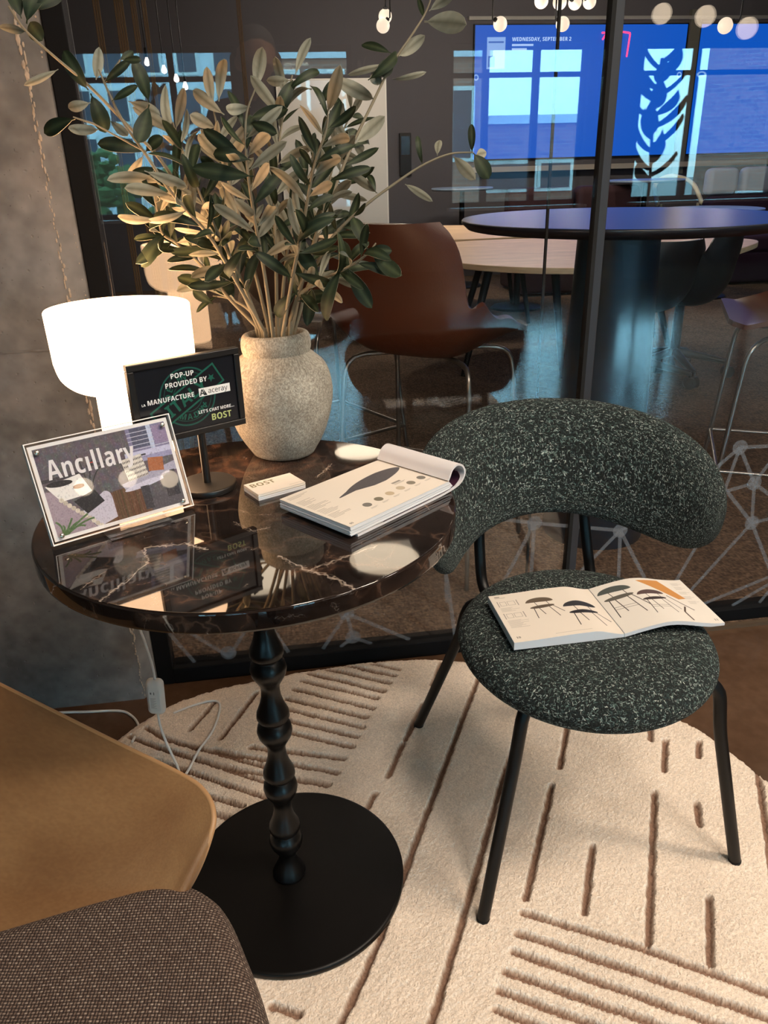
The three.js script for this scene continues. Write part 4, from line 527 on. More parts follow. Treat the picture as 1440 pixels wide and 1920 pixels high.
// ---------------------------------------------------------------- black sign on a stand
{
  const t = thing('sign_stand', 'black framed sign with white and green lettering on a round foot beside the vase', 'sign', V(-0.258, TT, -1.052), 0.655);
  part('foot', lathe([[0, 0], [0.041, 0], [0.042, 0.002], [0.042, 0.008], [0.04, 0.01], [0, 0.01]], 64), M(0x14100e, 0.4), t);
  part('pole', rod(V(0, 0.01, 0), V(0, 0.09, 0), 0.0055, 0.0055, 20), M(0x14100e, 0.4), t);
  const x0 = -0.094, x1 = 0.07, y0 = 0.085, y1 = 0.198, f = 0.009;
  part('frame', merge([box(x0, x1, y0, y0 + f, -0.006, 0.006, 0.0015), box(x0, x1, y1 - f, y1, -0.006, 0.006, 0.0015), box(x0, x0 + f, y0 + f, y1 - f, -0.006, 0.006, 0.0015), box(x1 - f, x1, y0 + f, y1 - f, -0.006, 0.006, 0.0015), box(x0 + f, x1 - f, y0 + f, y1 - f, -0.005, 0.002)]), M(0x15110f, 0.42), t);
  const tx = ctex(1024, 672, (g, w, h) => {
    g.fillStyle = '#121319'; g.fillRect(0, 0, w, h);
    g.save(); g.translate(w * 0.49, h * 0.5); g.strokeStyle = '#1d4f45'; g.fillStyle = '#1d5a4b'; g.lineWidth = 16; g.beginPath(); g.arc(0, 0, 285, 0, 7); g.stroke(); g.lineWidth = 6; g.beginPath(); g.arc(0, 0, 245, 0, 7); g.stroke(); g.beginPath(); g.arc(0, 0, 150, 0, 7); g.stroke();
    g.font = 'bold 84px sans-serif'; g.textAlign = 'center';
    [['M', 2.6], ['A', 2.95], ['D', 3.3], ['E', 3.65], ['I', 4.3], ['N', 4.6], ['M', 0.95], ['A', 0.65], ['N', -0.05]].forEach(([c, a]) => { g.save(); g.rotate(a + Math.PI / 2); g.translate(0, -170); g.fillText(c, 0, 0); g.restore(); });
    [['M', 1.95], ['A', 1.6], ['D', 1.25]].forEach(([c, a]) => { g.save(); g.rotate(a - Math.PI / 2); g.translate(0, 232); g.fillText(c, 0, 0); g.restore(); });
    const star = (x, y, R) => { g.beginPath(); for (let i = 0; i < 10; i++) { const a = i * Math.PI / 5 - 1.57, q = i & 1 ? R * 0.42 : R; g.lineTo(x + Math.cos(a) * q, y + Math.sin(a) * q); } g.fill(); };
    star(90, 190, 14); star(140, 150, 14); star(40, 215, 14); star(175, 100, 14); star(-60, -190, 14);
    g.rotate(-0.5); g.fillStyle = '#121319'; g.fillRect(-400, -105, 800, 210); g.strokeStyle = '#1d5a4b'; g.lineWidth = 18; g.strokeRect(-390, -105, 780, 210); g.fillStyle = '#1d5a4b'; g.font = 'bold 180px sans-serif'; g.fillText('ITALY', -20, 64); star(300, 0, 46); g.restore();
    g.fillStyle = '#ece9e6'; g.textAlign = 'center'; g.font = 'bold 68px sans-serif'; g.fillText('POP-UP', w * 0.46, h * 0.2); g.fillText('PROVIDED BY', w * 0.49, h * 0.325, 470);
    g.textAlign = 'left'; g.font = 'bold 66px sans-serif'; g.fillText('MANUFACTURE', w * 0.085, h * 0.515, 500); g.font = 'bold 34px sans-serif'; g.fillText('LA', w * 0.03, h * 0.515);
    g.fillStyle = '#ece9e6'; g.fillRect(w * 0.605, h * 0.415, w * 0.33, h * 0.125); g.fillStyle = '#15161b'; g.font = 'bold 84px sans-serif'; g.fillText('A', w * 0.612, h * 0.525); g.fillStyle = '#15161b'; g.beginPath(); g.moveTo(w * 0.652, h * 0.425); g.lineTo(w * 0.69, h * 0.53); g.lineTo(w * 0.665, h * 0.53); g.fill(); g.font = '72px sans-serif'; g.fillText('aceray', w * 0.7, h * 0.51, 225);
    g.fillStyle = '#ece9e6'; g.font = 'bold 46px sans-serif'; g.fillText("LET'S CHAT MORE...", w * 0.575, h * 0.79, 395);
    g.font = 'bold 92px sans-serif'; const gr = '#b9c27e'; g.fillStyle = gr; g.fillText('BOST', w * 0.7, h * 0.93, 265);
  });
  const p = new THREE.PlaneGeometry(x1 - x0 - 2 * f, y1 - y0 - 2 * f); p.translate((x0 + x1) / 2, (y0 + y1) / 2, 0.0028); part('print', p, M(0xffffff, 0.28, { map: tx }), t);
}
// ---------------------------------------------------------------- clear sign holder with a printed card
{
  const t = thing('acrylic_sign', 'clear acrylic sign holder with a printed card reading Ancillary', 'sign', V(-0.339, TT, -0.92), 0.662), tilt = -0.332;
  const lean = (g) => { g.rotateX(tilt); g.translate(0, 0.006, 0); return g; }, mAcr = M(0xfdfdfd, 0.02, { transmission: 1, thickness: 0, ior: 1.49 });
  const w = 0.187, h = 0.127;
  part('front_plate', lean(box(-w / 2, w / 2, 0, h, 0.0012, 0.005)), mAcr, t); part('back_plate', lean(box(-w / 2, w / 2, 0, h, -0.005, -0.0012)), mAcr, t);
  const mEdge = M(0xf6eee8, 0.4);
  part('polished_edge', lean(merge([box(-w / 2 - 0.0012, -w / 2, 0, h, -0.005, 0.005), box(w / 2, w / 2 + 0.0012, 0, h, -0.005, 0.005), box(-w / 2 - 0.0012, w / 2 + 0.0012, h, h + 0.0012, -0.005, 0.005), box(-w / 2 - 0.0012, w / 2 + 0.0012, -0.0012, 0, -0.005, 0.005)])), mEdge, t);
  const tx = ctex(1024, 696, (g, W_, H) => {
    const r = rng(77); g.fillStyle = '#e9e4e2'; g.fillRect(0, 0, W_, H); const m = 26; g.save(); g.beginPath(); g.rect(m, m, W_ - 2 * m, H - 2 * m); g.clip();
    g.fillStyle = '#554f55'; g.fillRect(0, 0, W_, H);
    for (let i = 0; i < 2600; i++) { g.fillStyle = `rgba(${70 + r() * 60},${64 + r() * 52},${72 + r() * 52},0.16)`; const q = 4 + r() * 34; g.fillRect(r() * W_, r() * H * 0.75, q, q * 1.6); }
    g.fillStyle = '#3d363b'; g.fillRect(0, 250, 330, 26); g.fillRect(350, 215, 150, 18); g.fillStyle = '#665d62'; g.fillRect(640, 60, 12, 400); // plants and wall joints
    g.strokeStyle = '#2c2a2a'; g.lineWidth = 9; for (const [x, y, a, b] of [[330, 400, 300, 130], [330, 420, 420, 180], [330, 400, 240, 240], [340, 400, 480, 240]]) { g.beginPath(); g.moveTo(x, y); g.quadraticCurveTo((x + a) / 2, b, a, b); g.stroke(); }
    g.fillStyle = '#7d7899'; g.fillRect(690, 20, 340, 190); g.fillStyle = '#4d5068'; g.fillRect(720, 30, 130, 150); g.fillStyle = '#b9c3dc'; g.fillRect(850, 20, 34, 190); for (let i = 0; i < 5; i++) { g.fillStyle = '#c8c6d6'; g.fillRect(690, 58 + i * 32, 334, 5); } g.fillStyle = '#8d7c9c'; g.fillRect(890, 40, 130, 140);
    g.fillStyle = '#c1bfda'; g.fillRect(640, 205, 390, 44); g.fillStyle = '#9692b4'; g.fillRect(640, 248, 390, 40); g.fillStyle = '#37333c'; g.fillRect(730, 232, 66, 12);
    g.fillStyle = '#6a4a33'; g.beginPath(); g.moveTo(360, 470); g.lineTo(700, 430); g.lineTo(740, 700); g.lineTo(360, 700); g.fill(); for (let i = 0; i < 60; i++) { g.fillStyle = `rgba(${50 + r() * 60},${30 + r() * 40},20,0.35)`; g.fillRect(370 + r() * 320, 450, 3 + r() * 7, 260); }
    g.fillStyle = '#8a5a4a'; g.fillRect(310, 430, 60, 56); g.fillStyle = '#b3402f'; g.fillRect(360, 200, 60, 8);
    g.fillStyle = '#a9a4b8'; g.beginPath(); g.moveTo(560, 420); g.lineTo(1024, 330); g.lineTo(1024, 400); g.lineTo(580, 470); g.fill(); g.fillStyle = '#cfc9da'; g.beginPath(); g.ellipse(740, 455, 170, 22, -0.12, 0, 7); g.fill(); g.fillStyle = '#3a343a'; g.fillRect(690, 470, 66, 180); g.fillRect(880, 430, 60, 170); g.fillStyle = '#2b2730'; g.fillRect(940, 400, 40, 200);
    g.fillStyle = '#ddd3c8'; g.save(); g.translate(680, 330); g.rotate(-0.12); g.fillRect(-70, -95, 160, 170); g.fillStyle = '#544a48'; for (let j = 0; j < 5; j++) for (let i = 0; i < 13; i++) { g.beginPath(); g.ellipse(-60 + i * 12, -70 + j * 34, 3.4, 9, 0.2, 0, 7); g.fill(); } g.restore();
    g.fillStyle = '#a9643c'; g.save(); g.translate(850, 330); g.rotate(0.15); g.fillRect(-58, -54, 118, 104); g.restore();
    g.fillStyle = '#a38f99'; g.beginPath(); g.moveTo(0, 330); g.lineTo(90, 350); g.lineTo(330, 700); g.lineTo(0, 700); g.fill(); g.fillStyle = '#c8bfcc'; g.beginPath(); g.moveTo(230, 540); g.lineTo(420, 430); g.quadraticCurveTo(470, 430, 470, 500); g.lineTo(470, 640); g.lineTo(320, 680); g.fill();
    g.fillStyle = '#efe8e2'; g.beginPath(); g.moveTo(40, 300); g.lineTo(290, 262); g.lineTo(350, 420); g.lineTo(120, 430); g.fill(); g.fillStyle = '#241f20'; g.beginPath(); g.ellipse(140, 300, 90, 22, 0.05, 0, 7); g.fill(); g.fillStyle = '#a06a3c'; g.beginPath(); g.ellipse(262, 350, 40, 16, 0, 0, 7); g.fill();
    g.fillStyle = '#221e21'; g.beginPath(); g.moveTo(200, 450); g.lineTo(360, 400); g.lineTo(410, 500); g.lineTo(270, 560); g.fill(); g.fillStyle = '#d9cbb8'; for (let i = 0; i < 11; i++) { g.beginPath(); g.arc(120 + i * 22, 420 + i * 25, 17, 0, 7); g.fill(); g.fillStyle = i & 1 ? '#d9cbb8' : '#c2b3a2'; }
    g.strokeStyle = '#4f6b3c'; g.lineWidth = 13; for (let i = 0; i < 8; i++) { g.beginPath(); g.moveTo(60, 690); g.quadraticCurveTo(90 + i * 14, 600, 40 + i * 38, 560 + (i % 3) * 40); g.stroke(); }
    for (let i = 0; i < 9000; i++) { const q = r() < 0.5 ? 20 : 235; g.fillStyle = `rgba(${q},${q - 6},${q},${0.03 + r() * 0.07})`; const z = 2 + r() * 9; g.fillRect(r() * W_, r() * H, z, z * (0.6 + r())); }
    g.fillStyle = '#e6dfe0'; g.font = 'bold 196px sans-serif'; g.fillText('Ancıllary', 80, 262, 640); g.restore();
  });
  const p = new THREE.PlaneGeometry(w - 0.006, h - 0.006); p.translate(0, h / 2, 0.0008); part('card', lean(merge([box(-w / 2 + 0.003, w / 2 - 0.003, 0.003, h - 0.003, -0.0006, 0.0004)])), mPaper, t); part('print', lean(p), M(0xffffff, 0.6, { map: tx }), t);
  for (const x of [-1, 1]) for (const y of [0.009, h - 0.012]) { const q = new THREE.SphereGeometry(0.0032, 14, 10); q.scale(1, 1, 0.5); q.translate(x * (w / 2 - 0.012), y, 0.0055); part('screw', lean(q), M(0xcbbfae, 0.25, { metalness: 0.9 }), t); }
  const c = 0.012; part('foot', merge([box(-0.043 + c, 0.043 + c, 0, 0.003, -0.012, 0.03), box(-0.043 + c, 0.043 + c, 0.003, 0.0075, 0.0275, 0.03), box(-0.043 + c, 0.043 + c, 0.003, 0.017, 0.0085, 0.011), box(-0.043 + c, 0.043 + c, 0.003, 0.014, 0.017, 0.0185)]), M(0xffffff, 0.03, { transmission: 1, thickness: 0, ior: 1.49 }), t);
}
// ---------------------------------------------------------------- stack of cards
{
  const t = thing('card_stack', 'small stack of business cards printed BOST in front of the vase', 'cards', V(-0.158, TT, -1.04), 0.605), r = rng(15), n = 12;
  for (let i = 0; i < n; i++) { const q = i === n - 1 ? 0 : (r() - 0.5) * 0.0012; part('card', box(-0.038 + q, 0.038 + q, i * 0.00075, i * 0.00075 + 0.0007, -0.0235 - q, 0.0235 - q), i < 6 ? mPaperEdge : mPaper, t); }
  const tx = ctex(512, 320, (g, w, h) => { g.fillStyle = '#d9d2c8'; g.fillRect(0, 0, w, h); g.fillStyle = '#77745a'; g.font = 'bold 120px sans-serif'; g.fillText('BOST', 24, 128, 270); g.fillStyle = '#8e8a80'; g.fillRect(w * 0.7, h * 0.86, w * 0.26, 5); g.fillStyle = '#c9c0b6'; g.fillRect(w * 0.56, h * 0.4, w * 0.2, 4); });
  const p = new THREE.PlaneGeometry(0.076, 0.047); p.rotateX(-Math.PI / 2); p.translate(0, n * 0.00075 + 0.0002, 0); part('print', p, M(0xffffff, 0.6, { map: tx }), t);
}
// ---------------------------------------------------------------- folded magazine on the table
{
  const t = thing('magazine', 'magazine folded back on itself with a rolled spine, lying on the marble top', 'magazine', V(-0.042, TT, -0.866), 0.81), r = rng(3), D = -0.137;
  const path = new THREE.CatmullRomCurve3([[0.012, 0.0018], [0.1, 0.002], [0.2, 0.0032], [0.225, 0.009], [0.2325, 0.02], [0.227, 0.032], [0.214, 0.0375], [0.203, 0.033], [0.1975, 0.0245], [0.194, 0.0195]].map(([x, y]) => V(x, y, 0)));
  part('rolled_pages', shell((u, v) => { const p = path.getPoint(u); return V(p.x, p.y, v * D); }, 60, 1, 0.003), M(0xd3cfd0, 0.55), t);
  const inner = new THREE.CatmullRomCurve3([[0.06, 0.0045], [0.16, 0.005], [0.207, 0.008], [0.22, 0.017], [0.215, 0.028]].map(([x, y]) => V(x, y, 0)));
  part('dark_page', shell((u, v) => { const p = inner.getPoint(u); return V(p.x, p.y, v * D); }, 30, 1, 0.0006), M(0x35182a, 0.5), t, 'dark purple inner page');
  for (let i = 0; i < 7; i++) { const q = (r() - 0.5) * 0.0015, y = 0.0052 + i * 0.0018; part('page_block', box(q, 0.207 - i * 0.0018, y, y + 0.00165, D + 0.001, q - 0.0005), mPaperEdge, t); }
  const tx = ctex(1024, 700, (g, w, h) => {
    g.fillStyle = '#dcd3c7'; g.fillRect(0, 0, w, h); g.fillStyle = '#857f78'; const rr = rng(6);
    for (let j = 0; j < 3; j++) g.fillRect(30, h * 0.06 + j * 15, 190 - j * 40, 4);
    for (let j = 0; j < 26; j++) { if (j % 7 === 6) continue; g.fillRect(30 + (j > 12 ? 0 : 0), h * 0.2 + j * 15, 70 + rr() * 110, 4); }
    g.fillStyle = '#4a474b'; g.beginPath(); g.moveTo(400, 262); g.quadraticCurveTo(560, 178, 800, 170); g.quadraticCurveTo(985, 180, 1005, 232); g.quadraticCurveTo(960, 290, 740, 335); g.lineTo(620, 335); g.lineTo(460, 300); g.lineTo(292, 312); g.lineTo(288, 302); g.fill();
    for (let i = 0; i < 240; i++) { g.fillStyle = `rgba(200,195,190,${rr() * 0.35})`; g.fillRect(480 + rr() * 420, 195 + rr() * 110, 1 + rr() * 5, 1 + rr() * 2); }
    ['#6f6c66', '#76705f', '#b6a68c', '#b5a892', '#7c7568', '#6d6a63'].forEach((c, i) => { g.fillStyle = c; g.beginPath(); g.ellipse(330 + i * 124, 535 - i * 8, 34, 34, 0, 0, 7); g.fill(); g.fillStyle = '#9a948b'; g.fillRect(302 + i * 124, 592 - i * 8, 70, 4); g.fillRect(302 + i * 124, 602 - i * 8, 50, 4); });
    g.fillStyle = '#8b867f'; g.fillRect(720, 400, 90, 22); g.fillRect(720, 430, 120, 4); g.fillRect(720, 440, 100, 4); g.fillStyle = '#3c3936'; g.font = 'bold 30px serif'; g.fillText('40', 30, h - 28);
  });
  const p = new THREE.PlaneGeometry(0.196, 0.1365); p.rotateX(-Math.PI / 2); p.translate(0.098, 0.01815, D / 2); part('printed_page', p, M(0xffffff, 0.5, { map: tx }), t);
}
// ---------------------------------------------------------------- green chair
const CH = V(0.325, 0, -1.075), CT = 0.155;
{
  const t = thing('dining_chair', 'dark green boucle chair with a wraparound back and thin black legs', 'chair', CH, CT);
  const prof = smoothProfile([[0, 0.482], [0.08, 0.481], [0.15, 0.476], [0.187, 0.465], [0.2055, 0.445], [0.2, 0.424], [0.178, 0.412], [0.1, 0.406], [0, 0.405]].map(([r, y]) => [r, y]), 60);
  const seat = lathe(prof, 96); seat.scale(1, 1, 1.06); part('seat', tri(seat), mBoucle, t);
  const am = 1.5, a = 0.24, b = 0.252, yc = 0.667, hh0 = 0.1, th0 = 0.03, nu = 96, nv = 40, per = [];
  const back = grid((u, v) => {
    const k = Math.sin((u - 0.5) * Math.PI), f = k * am, ex = Math.pow(Math.max(0, 1 - Math.pow(Math.abs(k), 4.5)), 0.5), hh = hh0 * ex + 0.0005, th = th0 * Math.pow(Math.max(0, 1 - Math.pow(Math.abs(k), 7)), 0.5) + 0.0005, q = v * Math.PI * 2, cq = Math.cos(q), sq = Math.sin(q);
    const n = V(Math.sin(f) / a, 0, -Math.cos(f) / b).normalize(), c = V(a * Math.sin(f), yc - 0.066 * k * k, -0.02 - b * Math.cos(f));
    return c.addScaledVector(n, th * Math.sign(cq) * Math.pow(Math.abs(cq), 0.75) + 0.03 * sq * ex).add(V(0, hh * Math.sign(sq) * Math.pow(Math.abs(sq), 0.82), 0));
  }, nu, nv);
  const uv = back.attributes.uv; for (let i = 0; i < uv.count; i++) uv.setXY(i, uv.getX(i) * 0.85, uv.getY(i) * 0.5); part('backrest', back, mBoucle, t);
  const q = (x, y, z) => loc(t, V(x, y, z)), R = 0.0105;
  part('leg', tube([q(0.29, 0.415, -1.02), q(0.23, 0.41, -0.975), q(0.207, 0.385, -0.955), q(0.195, 0.3, -0.944), q(0.147, 0.018, -0.891)], R, 48, 12, 0.3), mBlack, t);
  part('leg', tube([q(0.42, 0.415, -1.04), q(0.5, 0.412, -1.0), q(0.527, 0.385, -0.995), q(0.542, 0.3, -0.994), q(0.611, 0.018, -0.994)], R, 48, 12, 0.3), mBlack, t);
  part('leg', tube([q(0.27, 0.415, -1.18), q(0.17, 0.41, -1.25), q(0.15, 0.38, -1.262), q(0.137, 0.3, -1.285), q(0.065, 0.018, -1.382)], R, 48, 12, 0.3), mBlack, t);
  part('leg', tube([q(0.36, 0.415, -1.19), q(0.44, 0.41, -1.28), q(0.455, 0.38, -1.295), q(0.468, 0.3, -1.32), q(0.529, 0.018, -1.475)], R, 48, 12, 0.3), mBlack, t);
  for (const [x, z] of [[0.147, -0.891], [0.611, -0.994], [0.065, -1.382], [0.529, -1.475]]) part('glide', rod(q(x, 0.009, z), q(x, 0.019, z), 0.0112, 0.0112, 16), mGasket, t);
  part('back_post', tube([q(0.25, 0.412, -1.15), q(0.195, 0.412, -1.27), q(0.184, 0.44, -1.3), q(0.18, 0.53, -1.325), q(0.178, 0.62, -1.33)], R, 48, 12, 0.3), mBlack, t);
  part('back_post', tube([q(0.37, 0.412, -1.16), q(0.4, 0.412, -1.3), q(0.4, 0.44, -1.33), q(0.39, 0.53, -1.36), q(0.385, 0.62, -1.365)], R, 48, 12, 0.3), mBlack, t);
}
// ---------------------------------------------------------------- open catalogue on the seat
{
  const t = thing('catalogue', 'open catalogue with pictures of chairs lying on the green chair seat', 'catalogue', V(0.372, 0.4815, -1.018), 0.152), D = -0.142;
  const yl = (x) => 0.0065 + 0.0105 * sstep(0, -0.05, x) - 0.0035 * sstep(-0.06, -0.18, x), yr = (x) => 0.0065 + 0.0155 * Math.sin(clamp(x / 0.11) * Math.PI * 0.5) - 0.017 * sstep(0.06, 0.17, x);
  const block = (x0, x1, top, bot) => { const s = new THREE.Shape(), n = 30; for (let i = 0; i <= n; i++) { const x = lerp(x0, x1, i / n); i ? s.lineTo(x, top(x)) : s.moveTo(x, top(x)); } for (let i = n; i >= 0; i--) { const x = lerp(x0, x1, i / n); s.lineTo(x, bot(x)); } const g = new THREE.ExtrudeGeometry(s, { depth: -D, bevelEnabled: false }); g.translate(0, 0, D); return tri(g); };
  part('page_block', block(-0.18, -0.0005, yl, () => 0.0004), mPaperEdge, t); part('page_block', block(0.0005, 0.17, yr, (x) => Math.max(0.0004, yr(x) - 0.0065)), mPaperEdge, t);
  const line = (g, x, y, a, b, w, c) => { g.strokeStyle = c; g.lineWidth = w; g.beginPath(); g.moveTo(x, y); g.lineTo(a, b); g.stroke(); };
  const chair = (g, x, y, s, cb, cs, bar) => { g.save(); g.translate(x, y); g.scale(s, s); const lc = '#2a2523', L = bar ? 170 : 125; for (const [a, b, c, d] of [[-58, 0, -66, L], [40, 0, 74, L + 4], [-30, -8, -8, L - 34], [62, -10, 118, L - 40]]) line(g, a, b, c, d, 5, lc); if (bar) { line(g, -62, 80, 58, 86, 3, '#6a625c'); line(g, -64, 100, 64, 106, 3, '#6a625c'); } line(g, -34, -60, -26, -12, 4, lc); line(g, 44, -60, 52, -14, 4, lc); g.fillStyle = cs; g.beginPath(); g.ellipse(0, -2, 82, 17, -0.05, 0, 7); g.fill(); g.fillStyle = cb; g.beginPath(); g.moveTo(-92, -62); g.quadraticCurveTo(-80, -108, 0, -112); g.quadraticCurveTo(84, -108, 92, -62); g.quadraticCurveTo(80, -48, 0, -58); g.quadraticCurveTo(-70, -60, -92, -62); g.fill(); g.restore(); };
  const lines = (g, x, y, n, w) => { const r = rng(n * 7 + x); g.fillStyle = '#948c83'; for (let i = 0; i < n; i++) g.fillRect(x, y + i * 13, w * (0.5 + r() * 0.5), 3); };
  const left = ctex(900, 720, (g, w, h) => { g.fillStyle = '#dbd0c2'; g.fillRect(0, 0, w, h); g.fillStyle = '#5a524b'; g.fillRect(40, 30, 46, 10); g.fillRect(40, 52, 90, 4); g.strokeStyle = '#7a726a'; g.lineWidth = 3; for (const y of [110, 300]) { g.strokeRect(60, y + 10, 50, 60); g.strokeRect(125, y + 10, 60, 60); g.strokeRect(40, y, 4, 84); g.strokeRect(205, y, 4, 84); } lines(g, 40, 215, 5, 170); lines(g, 40, 410, 9, 180); chair(g, 385, 270, 1.3, '#5b4c3c', '#54473a'); chair(g, 690, 410, 1.55, '#26262a', '#262326'); g.fillStyle = '#3a342f'; g.font = 'bold 34px serif'; g.fillText('10', 34, h - 50); g.fillStyle = '#9a9186'; g.fillRect(350, h - 46, 300, 3); });
  const right = ctex(850, 720, (g, w, h) => { g.fillStyle = '#d9d2c8'; g.fillRect(0, 0, w, h); chair(g, 165, 240, 1.6, '#4a4f4c', '#5b564e', true); chair(g, 430, 350, 1.3, '#54413e', '#3b302d', true); g.fillStyle = '#c08545'; g.beginPath(); g.moveTo(400, 40); g.lineTo(610, 30); g.lineTo(725, 330); g.lineTo(650, 350); g.fill(); line(g, 560, 300, 700, 520, 10, '#3c3029'); line(g, 640, 470, 590, 560, 14, '#4a3a30'); line(g, 590, 560, 600, 690, 14, '#4a3a30'); for (const y of [60, 130, 210, 290, 370]) lines(g, 720, y, 4, 100); g.fillStyle = '#3a342f'; g.font = 'bold 34px serif'; g.fillText('11', w - 60, h - 40); });
  const page = (x0, x1, f, tx) => part('printed_page', grid((u, v) => { const x = lerp(x0, x1, u); return V(x, f(x) + 0.0003, lerp(-0.0003, D + 0.0003, v)); }, 30, 1), M(0xffffff, 0.5, { map: tx }), t);
  page(-0.1795, -0.0008, yl, left); page(0.0008, 0.1695, yr, right);
}
// ---------------------------------------------------------------- lounge chair in the foreground
{
  const t = thing('lounge_chair', 'low lounge chair with tan leather wing and woven brown cushion in the near corner', 'chair', V(-0.42, 0, -0.3), 0);
  const L = (x, z) => [x + 0.42, z + 0.3];
  const cush = outline([[-0.402, -0.55], [-0.303, -0.584], [-0.24, -0.6], [-0.195, -0.578], [-0.155, -0.515], [-0.12, -0.435], [-0.1, -0.3], [-0.11, -0.06], [-0.18, 0.05], [-0.45, 0.09], [-0.7, 0.04], [-0.78, -0.15], [-0.76, -0.36], [-0.6, -0.48]].map(([x, z]) => L(x, z)), 140);
  const cg = new THREE.ExtrudeGeometry(cush, { depth: 0.03, bevelEnabled: true, bevelThickness: 0.032, bevelSize: 0.03, bevelOffset: -0.022, bevelSegments: 8 }); cg.rotateX(Math.PI / 2); cg.translate(0, 0.47 - 0.032, 0); part('cushion', tri(cg), mWeave, t);
  const E = new THREE.CatmullRomCurve3([[-1.0, 0.52, -1.17], [-0.72, 0.52, -0.998], [-0.541, 0.52, -0.885], [-0.36, 0.52, -0.771], [-0.25, 0.52, -0.703], [-0.215, 0.517, -0.676], [-0.2, 0.51, -0.648], [-0.203, 0.495, -0.625], [-0.218, 0.465, -0.607], [-0.24, 0.44, -0.58]].map((p) => V(...p)), false, 'catmullrom', 0.5);
  const I = new THREE.CatmullRomCurve3([V(-0.74, 0.405, -0.36), V(-0.5, 0.405, -0.44), V(-0.3, 0.405, -0.48), V(-0.26, 0.405, -0.5)]);
  const wing = (u, v) => { const e = E.getPoint(u), i = I.getPoint(u), y = lerp(i.y, e.y, v * v * (2 - v) * 0.7 + 0.3 * v); return V(lerp(i.x, e.x, v) + 0.42, y, lerp(i.z, e.z, v) + 0.3); };
  part('leather_wing', (() => { const g = shell(wing, 60, 24, 0.006, 0.8, 0.5); return g; })(), mLeather, t, 'smooth tan leather panel');
  part('edge_piping', tube(E.getPoints(80).map((p) => V(p.x + 0.42, p.y, p.z + 0.3)), 0.0036, 160, 8), M(0xa57f58, 0.5), t);
  part('seat_pan', slab(outline([[-0.38, -0.5], [-0.2, -0.5], [-0.14, -0.42], [-0.14, -0.08], [-0.22, 0.02], [-0.66, 0.02], [-0.74, -0.1], [-0.72, -0.32]].map(([x, z]) => L(x, z))), 0.34, 0.398, 0.006), mLeather, t);
  for (const [x, z] of [[-0.62, -0.32], [-0.26, -0.4], [-0.24, -0.05], [-0.64, -0.05]]) { const [a, b] = L(x, z); part('leg', rod(V(a * 1.1, 0.0155, b * 1.1), V(a, 0.345, b), 0.01, 0.012, 14), mBlack, t); }
}
